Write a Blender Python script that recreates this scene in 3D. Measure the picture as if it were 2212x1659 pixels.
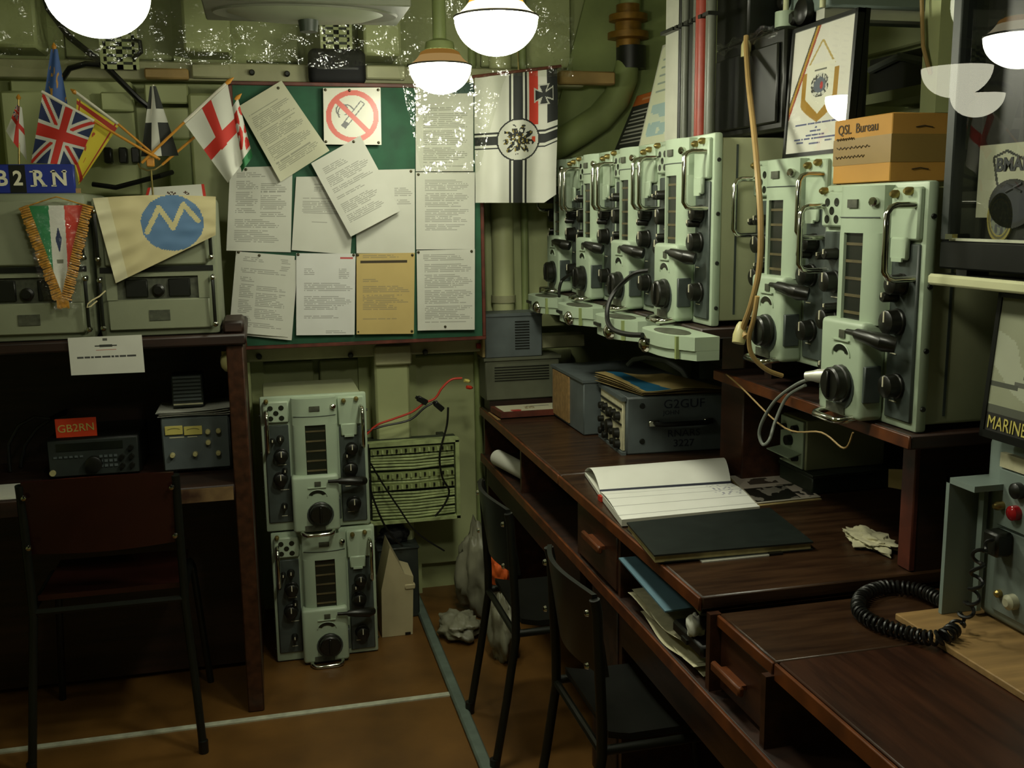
import bpy, bmesh, math, random
from mathutils import Vector, Matrix, noise
random.seed(7)
PI = math.pi
for o in list(bpy.data.objects): bpy.data.objects.remove(o)
SC = bpy.context.scene
COL = SC.collection

# ---------------------------------------------------------------- camera
FPX, IW, IH = 2170.0, 2212.0, 1659.0
YAW, PITCH, ROLL = math.radians(13.9), math.radians(9.8), math.radians(0.75)
CAM = Vector((0, 0, 1.64))
_fw = Vector((math.sin(YAW)*math.cos(PITCH), math.cos(YAW)*math.cos(PITCH), -math.sin(PITCH)))
_r0 = Vector((math.cos(YAW), -math.sin(YAW), 0)); _u0 = _r0.cross(_fw)
_r = _r0*math.cos(ROLL) - _u0*math.sin(ROLL); _u = _u0*math.cos(ROLL) + _r0*math.sin(ROLL)
cd = bpy.data.cameras.new('camera'); cam = bpy.data.objects.new('camera', cd); COL.objects.link(cam)
cd.sensor_width = 36.0; cd.lens = FPX/IW*36.0; cd.clip_start = 0.02
m3 = Matrix((_r, _u, -_fw)).transposed()
cam.matrix_world = Matrix.Translation(CAM) @ m3.to_4x4()
SC.camera = cam
def ray(px, py):
    return _fw*FPX + _r*(px-IW/2) - _u*(py-IH/2)
def on(px, py, ax, v):
    d = ray(px, py); t = (v-CAM[ax])/d[ax]; return CAM + d*t
def onX(px, py, v): return on(px, py, 0, v)
def onY(px, py, v): return on(px, py, 1, v)
def onZ(px, py, v): return on(px, py, 2, v)

# ---------------------------------------------------------------- world, exposure
wd = bpy.data.worlds.new('world'); SC.world = wd; wd.use_nodes = True
wd.node_tree.nodes['Background'].inputs[0].default_value = (0.5, 0.6, 0.4, 1)
wd.node_tree.nodes['Background'].inputs[1].default_value = 0.0
SC.view_settings.view_transform = 'Standard'; SC.view_settings.look = 'None'
SC.view_settings.gamma = 1.0; SC.view_settings.use_curve_mapping = False
SC.view_settings.exposure = 0.0
POW = dict(A=86.0, B=42.0, C=36.0, D=56.0, far=6.5)   # radiance of the lit lamp bowls (the only light)
LAMP_COL = (1.0, 1.0, 0.78)

# ---------------------------------------------------------------- materials
MATS = {}
def lin(c): return tuple((v/12.92 if v <= .04045 else ((v+.055)/1.055)**2.4) for v in c)
def hexc(h): return lin(tuple(int(h[i:i+2], 16)/255 for i in (0, 2, 4)))
def mat(name, col, rough=.5, metal=0.0, var=.12, scale=9.0, bump=0.0, bscale=60.0, spec=.5, stretch=None, dark=None):
    if name in MATS: return MATS[name]
    m = bpy.data.materials.new(name); m.use_nodes = True; nt = m.node_tree; N = nt.nodes
    b = N['Principled BSDF']; b.inputs['Roughness'].default_value = rough; b.inputs['Metallic'].default_value = metal
    b.inputs['Specular IOR Level'].default_value = spec
    tc = N.new('ShaderNodeTexCoord'); mp = N.new('ShaderNodeMapping')
    if stretch: mp.inputs['Scale'].default_value = stretch
    nt.links.new(tc.outputs['Object'], mp.inputs['Vector'])
    n = N.new('ShaderNodeTexNoise'); n.inputs['Scale'].default_value = scale; n.inputs['Detail'].default_value = 5
    nt.links.new(mp.outputs['Vector'], n.inputs['Vector'])
    r = N.new('ShaderNodeValToRGB')
    c0 = dark if dark else tuple(max(0, c*(1-var*1.6)) for c in col)
    c1 = tuple(min(1, c*(1+var)) for c in col)
    r.color_ramp.elements[0].position = .3; r.color_ramp.elements[1].position = .72
    r.color_ramp.elements[0].color = (*c0, 1); r.color_ramp.elements[1].color = (*c1, 1)
    nt.links.new(n.outputs['Fac'], r.inputs['Fac']); nt.links.new(r.outputs['Color'], b.inputs['Base Color'])
    if bump > 0:
        n2 = N.new('ShaderNodeTexNoise'); n2.inputs['Scale'].default_value = bscale
        nt.links.new(mp.outputs['Vector'], n2.inputs['Vector'])
        bp = N.new('ShaderNodeBump'); bp.inputs['Strength'].default_value = bump; bp.inputs['Distance'].default_value = .002
        nt.links.new(n2.outputs['Fac'], bp.inputs['Height']); nt.links.new(bp.outputs['Normal'], b.inputs['Normal'])
    MATS[name] = m; return m
def emis(name, col, strength):
    m = bpy.data.materials.new(name); m.use_nodes = True; nt = m.node_tree
    nt.nodes.remove(nt.nodes['Principled BSDF'])
    e = nt.nodes.new('ShaderNodeEmission'); e.inputs[0].default_value = (*col, 1); e.inputs[1].default_value = strength
    nt.links.new(e.outputs[0], nt.nodes['Material Output'].inputs[0]); MATS[name] = m; return m
def clear(name, r0=.04, tint=(1, 1, 1), rough=.02, bump=0.0, bscale=20.0):
    """thin clear sheet: straight-through transmission mixed with a Fresnel reflection"""
    m = bpy.data.materials.new(name); m.use_nodes = True; nt = m.node_tree; N = nt.nodes
    N.remove(N['Principled BSDF'])
    t = N.new('ShaderNodeBsdfTransparent'); t.inputs[0].default_value = (*tint, 1)
    g = N.new('ShaderNodeBsdfGlossy'); g.inputs['Roughness'].default_value = rough
    lw = N.new('ShaderNodeLayerWeight'); lw.inputs['Blend'].default_value = .5
    fr = N.new('ShaderNodeMath'); fr.operation = 'POWER'; fr.inputs[1].default_value = 5
    nt.links.new(lw.outputs['Facing'], fr.inputs[0])
    mu = N.new('ShaderNodeMath'); mu.operation = 'MULTIPLY_ADD'; mu.inputs[1].default_value = 1-r0; mu.inputs[2].default_value = r0
    mu.use_clamp = True
    mx = N.new('ShaderNodeMixShader')
    nt.links.new(fr.outputs[0], mu.inputs[0]); nt.links.new(mu.outputs[0], mx.inputs[0])
    nt.links.new(t.outputs[0], mx.inputs[1]); nt.links.new(g.outputs[0], mx.inputs[2])
    if bump > 0:
        tc = N.new('ShaderNodeTexCoord'); n2 = N.new('ShaderNodeTexNoise'); n2.inputs['Scale'].default_value = bscale; n2.inputs['Detail'].default_value = 3
        nt.links.new(tc.outputs['Object'], n2.inputs['Vector'])
        bp = N.new('ShaderNodeBump'); bp.inputs['Strength'].default_value = bump; bp.inputs['Distance'].default_value = .03
        nt.links.new(n2.outputs['Fac'], bp.inputs['Height']); nt.links.new(bp.outputs['Normal'], g.inputs['Normal'])
    nt.links.new(mx.outputs[0], N['Material Output'].inputs[0]); MATS[name] = m; return m
def printmat(name='print', rough=.65, bump=.0):
    m = bpy.data.materials.new(name); m.use_nodes = True; nt = m.node_tree; N = nt.nodes
    b = N['Principled BSDF']; b.inputs['Roughness'].default_value = rough
    a = N.new('ShaderNodeAttribute'); a.attribute_name = 'print'
    tc = N.new('ShaderNodeTexCoord'); n = N.new('ShaderNodeTexNoise'); n.inputs['Scale'].default_value = 14; n.inputs['Detail'].default_value = 4
    nt.links.new(tc.outputs['Object'], n.inputs['Vector'])
    r = N.new('ShaderNodeValToRGB'); r.color_ramp.elements[0].color = (.84, .84, .82, 1); r.color_ramp.elements[1].color = (1, 1, 1, 1)
    nt.links.new(n.outputs['Fac'], r.inputs['Fac'])
    mx = N.new('ShaderNodeMix'); mx.data_type = 'RGBA'; mx.blend_type = 'MULTIPLY'; mx.inputs['Factor'].default_value = 1
    nt.links.new(a.outputs['Color'], mx.inputs['A']); nt.links.new(r.outputs['Color'], mx.inputs['B'])
    nt.links.new(mx.outputs['Result'], b.inputs['Base Color']); MATS[name] = m; return m

mat('wall_green', hexc('abb37e'), .55, var=.10, scale=3, bump=.25, bscale=30)
mat('rail_green', hexc('aaa982'), .5, var=.14, scale=6, bump=.2)
mat('panel_green', hexc('b4bb88'), .5, var=.1, scale=4, bump=.15)
mat('duct_green', hexc('8b9860'), .5, var=.15, scale=6)
mat('ceiling_cream', hexc('b3b795'), .6, var=.08, scale=3)
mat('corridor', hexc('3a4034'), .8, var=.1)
mat('lino', hexc('684820'), .42, var=.22, scale=5, bump=.1, bscale=80)
mat('steel_strip', hexc('c9ccb6'), .4, .25, var=.15, scale=30)
mat('conduit_grey', hexc('5f6d63'), .5, var=.15, scale=20)
mat('wood_red', hexc('3d2214'), .36, var=.35, scale=7, stretch=(6, .7, 6), bump=.15, bscale=25, dark=hexc('27130a'))
mat('wood_top', hexc('392617'), .32, var=.35, scale=7, stretch=(.8, 6, 6), bump=.2, bscale=25, dark=hexc('23130a'))
mat('wood_dark', hexc('2e1a10'), .5, var=.35, scale=6, stretch=(.6, 6, 6), dark=hexc('180d08'))
mat('wood_worn', hexc('77603f'), .5, var=.4, scale=12, dark=hexc('3b2416'))
mat('wood_edge', hexc('643414'), .4, var=.3, scale=15, dark=hexc('43200e'))  # on board edges this lighter tone is a painted highlight
mat('tan_ply', hexc('9a7a4c'), .55, var=.2, scale=9, stretch=(.7, 5, 5))
mat('radio_pale', hexc('a8b89f'), .42, var=.06, scale=5, bump=.05)
mat('radio_case', hexc('a2a682'), .5, var=.08, scale=5, bump=.12, bscale=90)
mat('radio_dark', hexc('424a46'), .45, var=.15, scale=25)
mat('knob_black', hexc('15150f'), .35, var=.2, scale=30)
mat('chrome', hexc('c8c8bc'), .12, 1.0, var=.05)
mat('brass', hexc('9b8a52'), .35, .8, var=.2, scale=30)
mat('scale_brown', hexc('5d5438'), .5, var=.2, scale=40)
mat('window_dark', hexc('1d211a'), .25, var=.2)
mat('rack_green', hexc('7e846b'), .5, var=.1, scale=5, bump=.12, bscale=90)
mat('rack_panel', hexc('858a70'), .5, var=.08, scale=6, bump=.1, bscale=120)
mat('plate_dark', hexc('4c4f40'), .5, var=.3, scale=60)
mat('black_metal', hexc('14160f'), .4, var=.2)
mat('black_plastic', hexc('101210'), .35, var=.2)
mat('charcoal', hexc('2a302c'), .5, var=.15, scale=20)
mat('slate_metal', hexc('586060'), .5, var=.12, scale=14)
mat('olive_box', hexc('5c5f4d'), .5, var=.12, scale=10)
mat('dark_green_metal', hexc('262f22'), .5, var=.2, scale=8)
mat('knob_cream', hexc('b9b17c'), .4)
mat('meter_face', hexc('c9bd67'), .4, var=.05)
mat('paper_white', hexc('cfcfc2'), .75, var=.03, scale=4)
mat('paper_edge', hexc('c2bd9c'), .8, var=.12, scale=40)
mat('paper_old', hexc('a38f5c'), .8, var=.15, scale=9)
mat('cover_blue', hexc('1c6d94'), .6, var=.1)
mat('ink', hexc('23262a'), .6, var=.1)
mat('ink_blue', hexc('1c2233'), .6, var=.1)
mat('ink_brown', hexc('3e2c16'), .7, var=.1)
mat('letter_cream', hexc('ddd8bc'), .5, var=.03)
mat('sign_blue', hexc('1f2f86'), .4, var=.08)
mat('sign_red', hexc('d8401c'), .5, var=.05)
mat('board_green', hexc('1e5438'), .7, var=.2, scale=12)
mat('frame_redwood', hexc('5c2a1c'), .5, var=.3, scale=20)
mat('pole_orange', hexc('c98a2c'), .5, var=.1)
mat('pole_white', hexc('d9d4c4'), .5, var=.05)
mat('gold', hexc('b98429'), .55, var=.35, scale=90)
mat('tack', hexc('4a4630'), .3, .7)
mat('valve_bronze', hexc('8a6420'), .45, .4, var=.25, scale=20)
mat('silver', hexc('d6d6c8'), .35, .45, var=.08)
mat('pipe_red', hexc('8e3524'), .45, var=.12, scale=15)
mat('pipe_grey', hexc('5f6256'), .4, var=.1)
mat('cable_tan', hexc('a88a55'), .55, var=.15)
mat('cable_black', hexc('0d0e0c'), .4, var=.2)
mat('cable_red', hexc('b8321c'), .45, var=.1)
mat('cable_grey', hexc('777c74'), .5)
mat('carton', hexc('b8873c'), .75, var=.08, scale=6)
mat('carton_tape', hexc('8f7440'), .4, var=.08)
mat('chair_maroon', hexc('2c120d'), .26, var=.15)
mat('chair_black', hexc('121411'), .33, var=.15)
mat('chair_tube', hexc('171a14'), .4, .3, var=.15)
mat('beige_plastic', hexc('b3a883'), .55, var=.06)
mat('bag_grey', hexc('7d7c68'), .45, var=.15, scale=8)
mat('bag_black', hexc('0e0f10'), .75, var=.2)
mat('orange_stuff', hexc('d05a1e'), .6, var=.12)
mat('device_grey', hexc('7f8d86'), .4, var=.07, scale=6)
mat('device_panel', hexc('6e7973'), .45, var=.1, scale=12)
mat('red_lens', hexc('8d1018'), .15, var=.1)
mat('clear_knob', hexc('b8b79c'), .15, var=.1)
mat('shelf_cream', hexc('c9c9a0'), .5, var=.06)
mat('lamp_collar', hexc('b2752a'), .4, var=.1)
mat('lamp_ring', hexc('4a4a44'), .4, .5)
mat('folder_black', hexc('1c221f'), .4, var=.15, scale=30)
mat('folder_edge', hexc('a79a67'), .6, var=.15, scale=40)
mat('wire_green', hexc('a3b079'), .5, var=.2, scale=30)
mat('cloth_cream', hexc('d3c79a'), .85, var=.06, scale=10)
mat('pipe_pale', hexc('c3c794'), .5, var=.08, scale=6)
mat('fabric_white', hexc('d8d8d0'), .85, var=.04)
printmat('print', .7); printmat('print_gloss', .3)
clear('plastic_sheet', r0=.10, rough=.13, bump=1.0, bscale=14, tint=(.97, .98, .95))
clear('plastic_sleeve', r0=.07, rough=.08, bump=.8, bscale=40)
clear('pane', r0=.08, rough=.0)
clear('pane_strong', r0=.06, rough=.0)

# ---------------------------------------------------------------- mesh helpers
class MB:
    def __init__(s): s.bm = bmesh.new()
    def _merge(s, b2, M=None):
        me = bpy.data.meshes.new('tmp'); 
        if M is not None: bmesh.ops.transform(b2, matrix=M, verts=b2.verts)
        b2.to_mesh(me); b2.free(); s.bm.from_mesh(me); bpy.data.meshes.remove(me)
    def box(s, x0, x1, y0, y1, z0, z1, bev=0.0, seg=1, M=None):
        b = bmesh.new(); bmesh.ops.create_cube(b, size=1)
        for v in b.verts:
            v.co = Vector((x0+(x1-x0)*(v.co.x+.5), y0+(y1-y0)*(v.co.y+.5), z0+(z1-z0)*(v.co.z+.5)))
        if bev > 0: bmesh.ops.bevel(b, geom=b.edges[:], offset=bev, segments=seg, affect='EDGES', profile=.5)
        s._merge(b, M); return s
    def tube(s, pts, r, n=8, closed=False, cap=True):
        P = [Vector(p) for p in pts]; k = len(P); rings = []
        rr = r if isinstance(r, (list, tuple)) else [r]*k
        t0 = (P[1]-P[0]).normalized(); a = t0.orthogonal().normalized()
        for i in range(k):
            if closed: t = (P[(i+1) % k]-P[i-1]).normalized()
            else: t = (P[min(i+1, k-1)]-P[max(i-1, 0)]).normalized()
            a = (a - t*a.dot(t))
            a = a.normalized() if a.length > 1e-6 else t.orthogonal().normalized()
            b = t.cross(a)
            rings.append([s.bm.verts.new(P[i]+(a*math.cos(2*PI*j/n)+b*math.sin(2*PI*j/n))*rr[i]) for j in range(n)])
        for i in range(k if closed else k-1):
            A, B = rings[i], rings[(i+1) % k]
            for j in range(n): s.bm.faces.new((A[j], A[(j+1) % n], B[(j+1) % n], B[j]))
        if cap and not closed:
            s.bm.faces.new(rings[0][::-1]); s.bm.faces.new(rings[-1])
        return s
    def lathe(s, prof, M=None, n=24, cap=True):
        """profile of (radius, height) turned about local z"""
        M = M or Matrix(); rings = []
        for r, z in prof:
            rings.append([s.bm.verts.new(M @ Vector((r*math.cos(2*PI*j/n), r*math.sin(2*PI*j/n), z))) for j in range(n)])
        for i in range(len(rings)-1):
            A, B = rings[i], rings[i+1]
            for j in range(n): s.bm.faces.new((A[j], A[(j+1) % n], B[(j+1) % n], B[j]))
        if cap: s.bm.faces.new(rings[0][::-1]); s.bm.faces.new(rings[-1])
        return s
    def prism(s, poly, o, ax, ay, an, h):
        """polygon in the plane (o, ax, ay) pushed along an by h"""
        o, ax, ay, an = map(Vector, (o, ax, ay, an))
        A = [s.bm.verts.new(o+ax*p[0]+ay*p[1]) for p in poly]
        B = [s.bm.verts.new(o+ax*p[0]+ay*p[1]+an*h) for p in poly]
        n = len(poly); s.bm.faces.new(A[::-1]); s.bm.faces.new(B)
        for i in range(n): s.bm.faces.new((A[i], A[(i+1) % n], B[(i+1) % n], B[i]))
        return s
    def slab(s, quad, thick):
        """four corners, given a thickness along their normal"""
        q = [Vector(p) for p in quad]; n = (q[1]-q[0]).cross(q[3]-q[0]).normalized()
        A = [s.bm.verts.new(p) for p in q]; B = [s.bm.verts.new(p-n*thick) for p in q]
        s.bm.faces.new(A); s.bm.faces.new(B[::-1])
        for i in range(4): s.bm.faces.new((A[i], B[i], B[(i+1) % 4], A[(i+1) % 4]))
        return s
    def grid(s, f, nu, nv, thick=0.0):
        V = [[s.bm.verts.new(f(i/nu, j/nv)) for i in range(nu+1)] for j in range(nv+1)]
        for j in range(nv):
            for i in range(nu): s.bm.faces.new((V[j][i], V[j][i+1], V[j+1][i+1], V[j+1][i]))
        return s
def AX(o, axis):
    """matrix taking local z to the given axis at point o"""
    z = Vector(axis).normalized(); x = z.orthogonal().normalized(); y = z.cross(x)
    return Matrix.Translation(Vector(o)) @ Matrix((x, y, z)).transposed().to_4x4()

def obj(name, mb, m, parent=None, label=None, local=False, kind=None, smooth=True, angle=40):
    me = bpy.data.meshes.new(name); bm = mb.bm
    bmesh.ops.recalc_face_normals(bm, faces=bm.faces)
    off = Vector()
    if parent is not None and not local: off = root(parent).location
    if off.length: bmesh.ops.translate(bm, verts=bm.verts, vec=-Vector(off))
    bm.to_mesh(me); bm.free()
    me.materials.append(MATS[m] if isinstance(m, str) else m)
    if smooth:
        me.shade_smooth(); me.set_sharp_from_angle(angle=math.radians(angle))
    o = bpy.data.objects.new(name, me); COL.objects.link(o)
    if parent is not None: o.parent = parent
    if label: o['label'] = label
    if kind: o['kind'] = kind
    return o
def root(o):
    while o.parent is not None: o = o.parent
    return o
def thing(name, label, cat, loc=(0, 0, 0), group=None, rz=0.0):
    o = bpy.data.objects.new(name, None); COL.objects.link(o); o.empty_display_size = .05
    o.location = loc; o.rotation_euler = (0, 0, rz); o['label'] = label; o['category'] = cat
    if group: o['group'] = group
    o.matrix_world = Matrix.Translation(Vector(loc)) @ Matrix.Rotation(rz, 4, 'Z')
    return o
def tag(o, label, cat, group=None):
    o['label'] = label; o['category'] = cat
    if group: o['group'] = group
    return o
def struct(o): o['kind'] = 'structure'; return o
def copy_tree(o, parent=None):
    c = o.copy(); COL.objects.link(c); c.parent = parent
    for ch in list(o.children): copy_tree(ch, c)
    return c
def mesh_copy(o, parent, loc):
    c = o.copy(); COL.objects.link(c); c.parent = parent; c.location = loc; return c

def printed(name, f, colf, nu, nv, parent=None, m='print', label=None, thick=.0008, local=False, mask=None):
    """a sheet laid out by f(u,v) (v runs down) with its flat print sampled by colf(u,v); a second face sheet behind gives thickness"""
    bm = bmesh.new(); off = Vector()
    if parent is not None and not local: off = root(parent).location
    V = [[None]*(nu+1) for _ in range(nv+1)]
    P = [[Vector(f(i/nu, j/nv))-off for i in range(nu+1)] for j in range(nv+1)]
    q0, q1, q2 = P[0][0], P[0][nu], P[nv][0]
    nrm = (q1-q0).cross(q2-q0)
    nrm = nrm.normalized() if nrm.length > 0 else Vector((0, 1, 0))
    lay = bm.loops.layers.float_color.new('print')
    V = [[bm.verts.new(P[j][i]) for i in range(nu+1)] for j in range(nv+1)]
    for j in range(nv):
        for i in range(nu):
            u, v = (i+.5)/nu, (j+.5)/nv
            if mask and not mask(u, v): continue
            fc = bm.faces.new((V[j][i], V[j+1][i], V[j+1][i+1], V[j][i+1]))
            c = colf(u, v)
            for l in fc.loops: l[lay] = (*c, 1)
    loose = [v for v in bm.verts if not v.link_faces]
    bmesh.ops.delete(bm, geom=loose, context='VERTS')
    fs = bm.faces[:]
    edge_col = colf(.01, .99)
    r = bmesh.ops.extrude_face_region(bm, geom=fs, use_keep_orig=True)
    vs = [e for e in r['geom'] if isinstance(e, bmesh.types.BMVert)]
    bmesh.ops.translate(bm, verts=vs, vec=nrm*thick)
    me = bpy.data.meshes.new(name); bm.to_mesh(me); bm.free(); me.materials.append(MATS[m])
    me.shade_smooth(); me.set_sharp_from_angle(angle=math.radians(50))
    o = bpy.data.objects.new(name, me); COL.objects.link(o)
    if parent is not None: o.parent = parent
    if label: o['label'] = label
    return o
def quadmap(q, wave=None):
    a, b, c, d = [Vector(p) for p in q]     # tl tr br bl
    def f(u, v):
        p = a*(1-u)*(1-v)+b*u*(1-v)+c*u*v+d*(1-u)*v
        if wave: p = p + wave(u, v)
        return p
    return f
FONT_CACHE = {}
def text(name, body, size, o, rx, up, m, parent, depth=.0006, align='CENTER', sx=1.0, bold=0.0, local=False):
    """lettering as a mesh: o = baseline anchor, rx = reading direction, up = letter up"""
    cu = bpy.data.curves.new('txt', 'FONT'); cu.body = body; cu.size = size; cu.extrude = depth; cu.align_x = align; cu.align_y = 'CENTER'
    cu.offset = bold; cu.resolution_u = 3
    t = bpy.data.objects.new('txt', cu); COL.objects.link(t)
    dg = bpy.context.evaluated_depsgraph_get(); dg.update()
    me = bpy.data.meshes.new_from_object(t.evaluated_get(dg)); bpy.data.objects.remove(t); bpy.data.curves.remove(cu)
    rx = Vector(rx).normalized(); up = Vector(up); up = (up-rx*up.dot(rx)).normalized(); nn = rx.cross(up)
    off = root(parent).location if (parent is not None and not local) else Vector()
    M = Matrix.Translation(Vector(o)-off) @ Matrix((rx*sx, up, nn)).transposed().to_4x4()
    me.transform(M); me.name = name; me.materials.clear(); me.materials.append(MATS[m])
    ob = bpy.data.objects.new(name, me); COL.objects.link(ob)
    if parent is not None: ob.parent = parent
    return ob
W_, K_ = hexc('cfcfc4'), hexc('1b1d1c')
RED_, BLUE_, NAVY_ = hexc('c02818'), hexc('22387a'), hexc('1c2a55')
# ================================================================ the room
XL, XR, YF, YB, ZC = -2.0, 2.0, 0.35, 4.2, 2.52
struct(obj('floor', MB().box(-2.2, 3.6, -3.8, YB+.1, -.05, 0), 'lino'))
struct(obj('ceiling', MB().box(XL-.1, XR+.1, YF-.05, YB+.1, ZC, ZC+.05), 'ceiling_cream'))
wb = struct(obj('wall_back', MB().box(XL-.1, XR+.1, YB, YB+.08, 0, ZC), 'wall_green'))
struct(obj('wall_left', MB().box(XL-.08, XL, YF, YB, 0, ZC), 'wall_green'))
wr = struct(obj('wall_right', MB().box(XR, XR+.08, YF, YB, 0, ZC), 'wall_green'))
wx0, wx1, wz0, wz1 = -1.7, 1.9, .75, 2.4
wf = struct(obj('wall_front', MB().box(XL-.08, wx0, YF-.06, YF, 0, ZC).box(wx1, XR+.08, YF-.06, YF, 0, ZC)
                .box(wx0, wx1, YF-.06, YF, 0, wz0).box(wx0, wx1, YF-.06, YF, wz1, ZC), 'wall_green'))
win = struct(obj('window_1', MB().box(wx0-.03, wx0+.02, YF-.07, YF+.01, wz0-.03, wz1+.03).box(wx1-.02, wx1+.03, YF-.07, YF+.01, wz0-.03, wz1+.03)
                 .box(wx0+.02, wx1-.02, YF-.07, YF+.01, wz0-.03, wz0+.02).box(wx0+.02, wx1-.02, YF-.07, YF+.01, wz1-.02, wz1+.03), 'black_metal'))
pn = MB(); pn.grid(lambda u, v: Vector((wx0+.02+(wx1-wx0-.04)*u, YF-.03, wz0+.02+(wz1-wz0-.04)*v)), 1, 1)
obj('pane', pn, 'pane', win)
# corridor the window looks out of
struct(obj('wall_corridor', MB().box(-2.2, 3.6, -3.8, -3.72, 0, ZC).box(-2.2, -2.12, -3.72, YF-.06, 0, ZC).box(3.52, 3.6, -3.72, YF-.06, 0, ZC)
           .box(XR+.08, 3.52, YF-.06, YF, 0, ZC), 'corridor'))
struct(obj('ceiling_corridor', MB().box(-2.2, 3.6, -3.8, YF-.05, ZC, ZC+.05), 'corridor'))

# --- back wall: panels, ribs, rails
def wallpart(name, mb, m): return obj(name, mb, m, wb)
for i, (x0, x1) in enumerate(((-1.3, -.86), (-.66, -.24), (-.02, .19), (.215, .39), (.60, .90), (.92, 1.3))):
    wallpart('panel', MB().box(x0, x1, YB-.04, YB, .12, 1.04, .006), 'panel_green')
    wallpart('panel', MB().box(x0, x1, YB-.04, YB, 1.14, 2.10, .006), 'panel_green')
    wallpart('panel', MB().box(x0, x1, YB-.04, YB, 2.22, 2.50, .006), 'panel_green')
for x0, x1 in ((-.86, -.71), (-.225, -.06), (.42, .56)):
    wallpart('rib', MB().box(x0, x1, 3.98, YB, 0, 2.08, .01).box(x0, x1, 3.93, YB, 2.22, ZC, .01), 'panel_green')
    wallpart('rib_flange', MB().box(x0-.05, x1+.05, YB-.06, YB-.04, 0, ZC), 'wall_green')
# horizontal rails with bolts and clip blocks
up0 = onY(0, 165, 3.98).z; 
wallpart('rail', MB().box(-1.6, 1.3, 3.99, 4.05, 2.125, 2.19, .004), 'rail_green')
wallpart('rail', MB().box(-.12, 1.3, 3.97, 4.05, 1.075, 1.13, .004), 'rail_green')
def bolt(p, r=.011, m='black_metal'):
    wallpart('bolt', MB().lathe([(r, 0), (r, .012), (r*.6, .018)], AX(p, (0, -1, 0)), 10), m)
for px, py in ((368, 157), (544, 157), (620, 160)): bolt(onY(px, py, 3.985))
for px, py in ((560, 770), (757, 767), (918, 760)): bolt(onY(px, py, 3.965))
def clip(q, y=3.95, m='rail_green', d=.05):
    a, b = onY(q[0], q[1], y), onY(q[2], q[3], y)
    wallpart('clip_block', MB().box(min(a.x, b.x), max(a.x, b.x), y, y+d, min(a.z, b.z), max(a.z, b.z), .006), m)
clip((310, 146, 408, 171), m='cable_tan'); clip((412, 136, 498, 169)); clip((790, 140, 878, 172), m='shelf_cream')
clip((808, 748, 890, 787)); clip((1210, 152, 1330, 183), m='cable_tan')
# perforated strips
def perf(x0, x1, z0, z1, y):
    b = MB(); w = (x1-x0)
    for k in (0, .5, 1): b.box(x0+w*k-w*.1, x0+w*k+w*.1, y, y+.006, z0, z1)
    z = z0
    while z < z1:
        b.box(x0, x1, y, y+.006, z, z+.016); z += .026
    p = wallpart('perforated_strip', b, 'panel_green')
    wallpart('strip_backing', MB().box(x0, x1, y+.007, y+.02, z0, z1), 'dark_green_metal')
a, b_ = onY(222, 140, 3.9), onY(288, 84, 3.9); perf(a.x, b_.x, a.z-.01, 2.5, 3.93)
a, b_ = onY(700, 112, 3.9), onY(755, 40, 3.9); perf(a.x, b_.x, a.z-.01, 2.5, 3.93)
# switch boxes and conduits on the wall behind the flags
def wbox(name, q, y, d, m, bev=.006):
    a, b = onY(q[0], q[1], y), onY(q[2], q[3], y)
    return obj(name, MB().box(a.x, b.x, y, min(y+d, YB), b.z, a.z, bev), m, wb)
wbox('junction_box', (20, 172, 302, 420), 4.05, .15, 'panel_green')
wbox('junction_box', (215, 198, 288, 240), 3.98, .06, 'panel_green')
wbox('junction_box', (310, 180, 408, 224), 4.0, .18, 'panel_green')
wbox('junction_box', (345, 232, 415, 300), 4.0, .18, 'panel_green')
wbox('junction_box', (360, 300, 480, 430), 4.0, .18, 'duct_green')
for k, px in enumerate((222, 255, 282)):
    wbox('switch', (px, 318, px+20, 352), 4.0, .05, 'black_metal', .004)
p = [onY(200, 398, 3.92), onY(250, 405, 3.9), onY(300, 392, 3.9), onY(345, 380, 3.9), onY(372, 372, 3.95)]
tag(obj('wall_cable', MB().tube(p, .009), 'cable_black'), 'black cable drooping on the green wall above the cream pennant', 'cable')
p = [onY(85, -40, 3.95), onY(105, 20, 3.95), onY(150, 80, 3.95), onY(225, 140, 3.94), onY(300, 215, 3.95), onY(322, 232, 3.98), onY(330, 280, 3.99)]
tag(obj('wall_cable', MB().tube(p, .011), 'cable_black'), 'thick black cable running diagonally down the wall beside the hanging lamp', 'cable')
p = [onY(135, 170, 3.95), onY(150, 148, 3.93), onY(185, 138, 3.93), onY(215, 140, 3.93)]
tag(obj('wall_cable', MB().tube(p, .010), 'cable_black'), 'short black cable arching under the perforated strip behind the blue flag', 'cable')
p = [onY(286, 85, 3.92), onY(302, 90, 3.9), onY(305, 112, 3.9), onY(288, 126, 3.92)]
tag(obj('wall_cable', MB().tube(p, .008), 'cable_black'), 'small black cable loop beside the perforated strip on the wall', 'cable')
# pale pipe behind the ensign and dark corner conduits
t = thing('steam_pipe', 'pale green vertical pipe behind the hanging naval ensign', 'pipe', (.985, 4.11, 0))
obj('pipe', MB().tube([(.985, 4.11, .0), (.985, 4.11, 2.52)], .046, 20), 'pipe_pale', t)
obj('pipe_clamp', MB().tube([(.985, 4.11, 1.26), (.985, 4.11, 1.29)], .052, 20), 'rail_green', t)
for px, lab in ((1035, 'thin green conduit between the notice board and the pale pipe'), (1143, 'thin green conduit right of the pale vertical pipe')):
    q = onY(px, 560, 4.05)
    tag(obj('conduit', MB().tube([(q.x, 4.12, 0), (q.x, 4.12, 2.52)], .016, 10), 'duct_green'), lab, 'conduit')
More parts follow.
